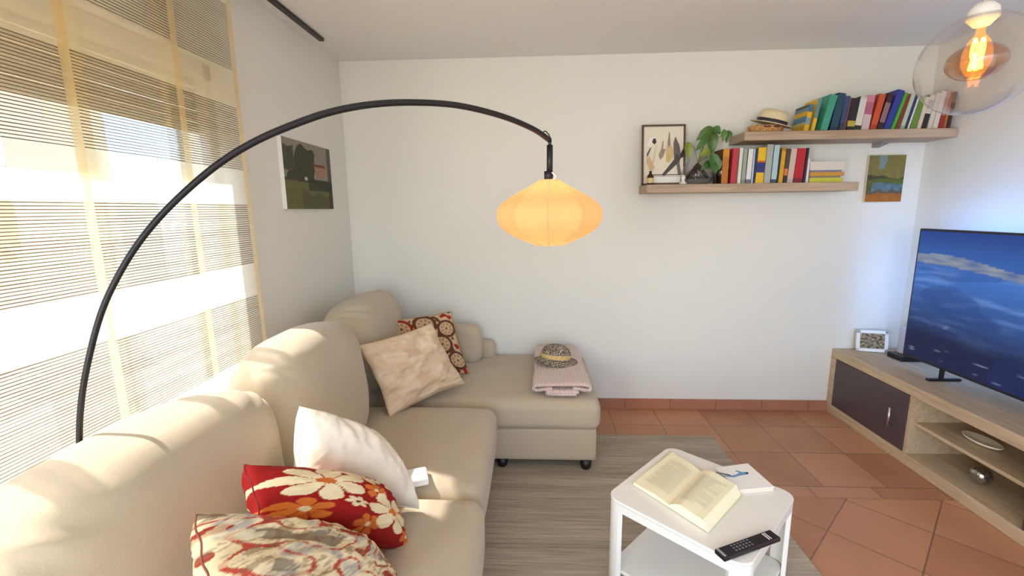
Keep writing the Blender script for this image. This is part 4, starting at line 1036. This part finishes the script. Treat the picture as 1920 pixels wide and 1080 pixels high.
def sheet(path, y0, y1, thick, name):
    p = catmull([Vector((x, 0, z)) for x, z in path], 7); n_ = len(p); ring = []
    nr = []
    for i in range(n_):
        t = (p[min(i + 1, n_ - 1)] - p[max(i - 1, 0)]).normalized(); nr.append(Vector((-t.z, 0, t.x)))
    ring = [a + b * thick / 2 for a, b in zip(p, nr)] + [a - b * thick / 2 for a, b in zip(p[::-1], nr[::-1])]
    m = MB(); rs = []; NY = 26
    for k in range(NY + 1):
        t = k / NY; y = y0 + (y1 - y0) * t; row = []
        for q in ring:
            xx = .155 + (q.x - .155) * (1 - .10 * t) ; wob = nz((q.x, y, q.z), 7, 2) * .005
            row.append(Vector((xx + wob, y + nz((q.x, 0, q.z), 9, 4) * .014, q.z + nz((q.x, y, 0), 6, 1) * .004 * (1 if q.z > CZ + .02 else .3))))
        rs.append(row)
    m.rings(rs); return build(name, m, km, bl_, smooth=True)
sheet([(.235, CZ + .011), (.12, CZ + .010), (.075, CZ + .013), (.070, CZ + .022), (.12, CZ + .025), (.25, CZ + .022)], -.845, -.12, .012, 'inner_fold')
sheet([(.10, CZ + .034), (.045, CZ + .028), (.012, CZ + .022), (-.006, CZ + .034), (.008, CZ + .052), (.06, CZ + .056), (.16, CZ + .056), (.26, CZ + .057), (.305, CZ + .052), (.322, CZ + .036), (.308, CZ + .022), (.27, CZ + .026), (.22, CZ + .036)], -.815, -.06, .013, 'outer_fold')
bh = Vector((.135, -.43, CZ + .068))
wh = thing('woven_hat', bh, 'dark brown open-weave bucket hat with a straw-coloured band on the pink blanket', 'hat')
wv = weave('dark_weave', (226, 210, 180), (84, 74, 62), 150)
Rb = Matrix.Rotation(radians(-6), 4, 'X') @ Matrix.Rotation(radians(5), 4, 'Y')
build('crown', MB().lathe([(.082, .018), (.083, .045), (.080, .062), (.070, .085), (.052, .100), (.028, .108), (.0005, .110)], bh, 44, sx=1.16, sy=1.02, T=Rb), wv, wh, smooth=True)
build('band', MB().lathe([(.0845, .022), (.0860, .030), (.0855, .048), (.083, .050)], bh, 44, sx=1.16, sy=1.02, T=Rb), weave('band_straw', (188, 152, 96), (224, 192, 132), 160), wh, smooth=True)
m = MB(); rs = []
for r, z in [(.083, .020), (.100, .012), (.122, .003), (.128, -.002), (.127, -.004), (.100, .007), (.082, .015)]:
    rs.append([bh + Rb @ Vector((cos(a) * r * 1.18, sin(a) * r * 1.0, z + (.010 * sin(a * 2 + .6) * (r - .08) / .045))) for a in [2 * pi * k / 60 for k in range(60)]])
m.rings(rs, caps=False); build('brim', m, wv, wh, smooth=True)
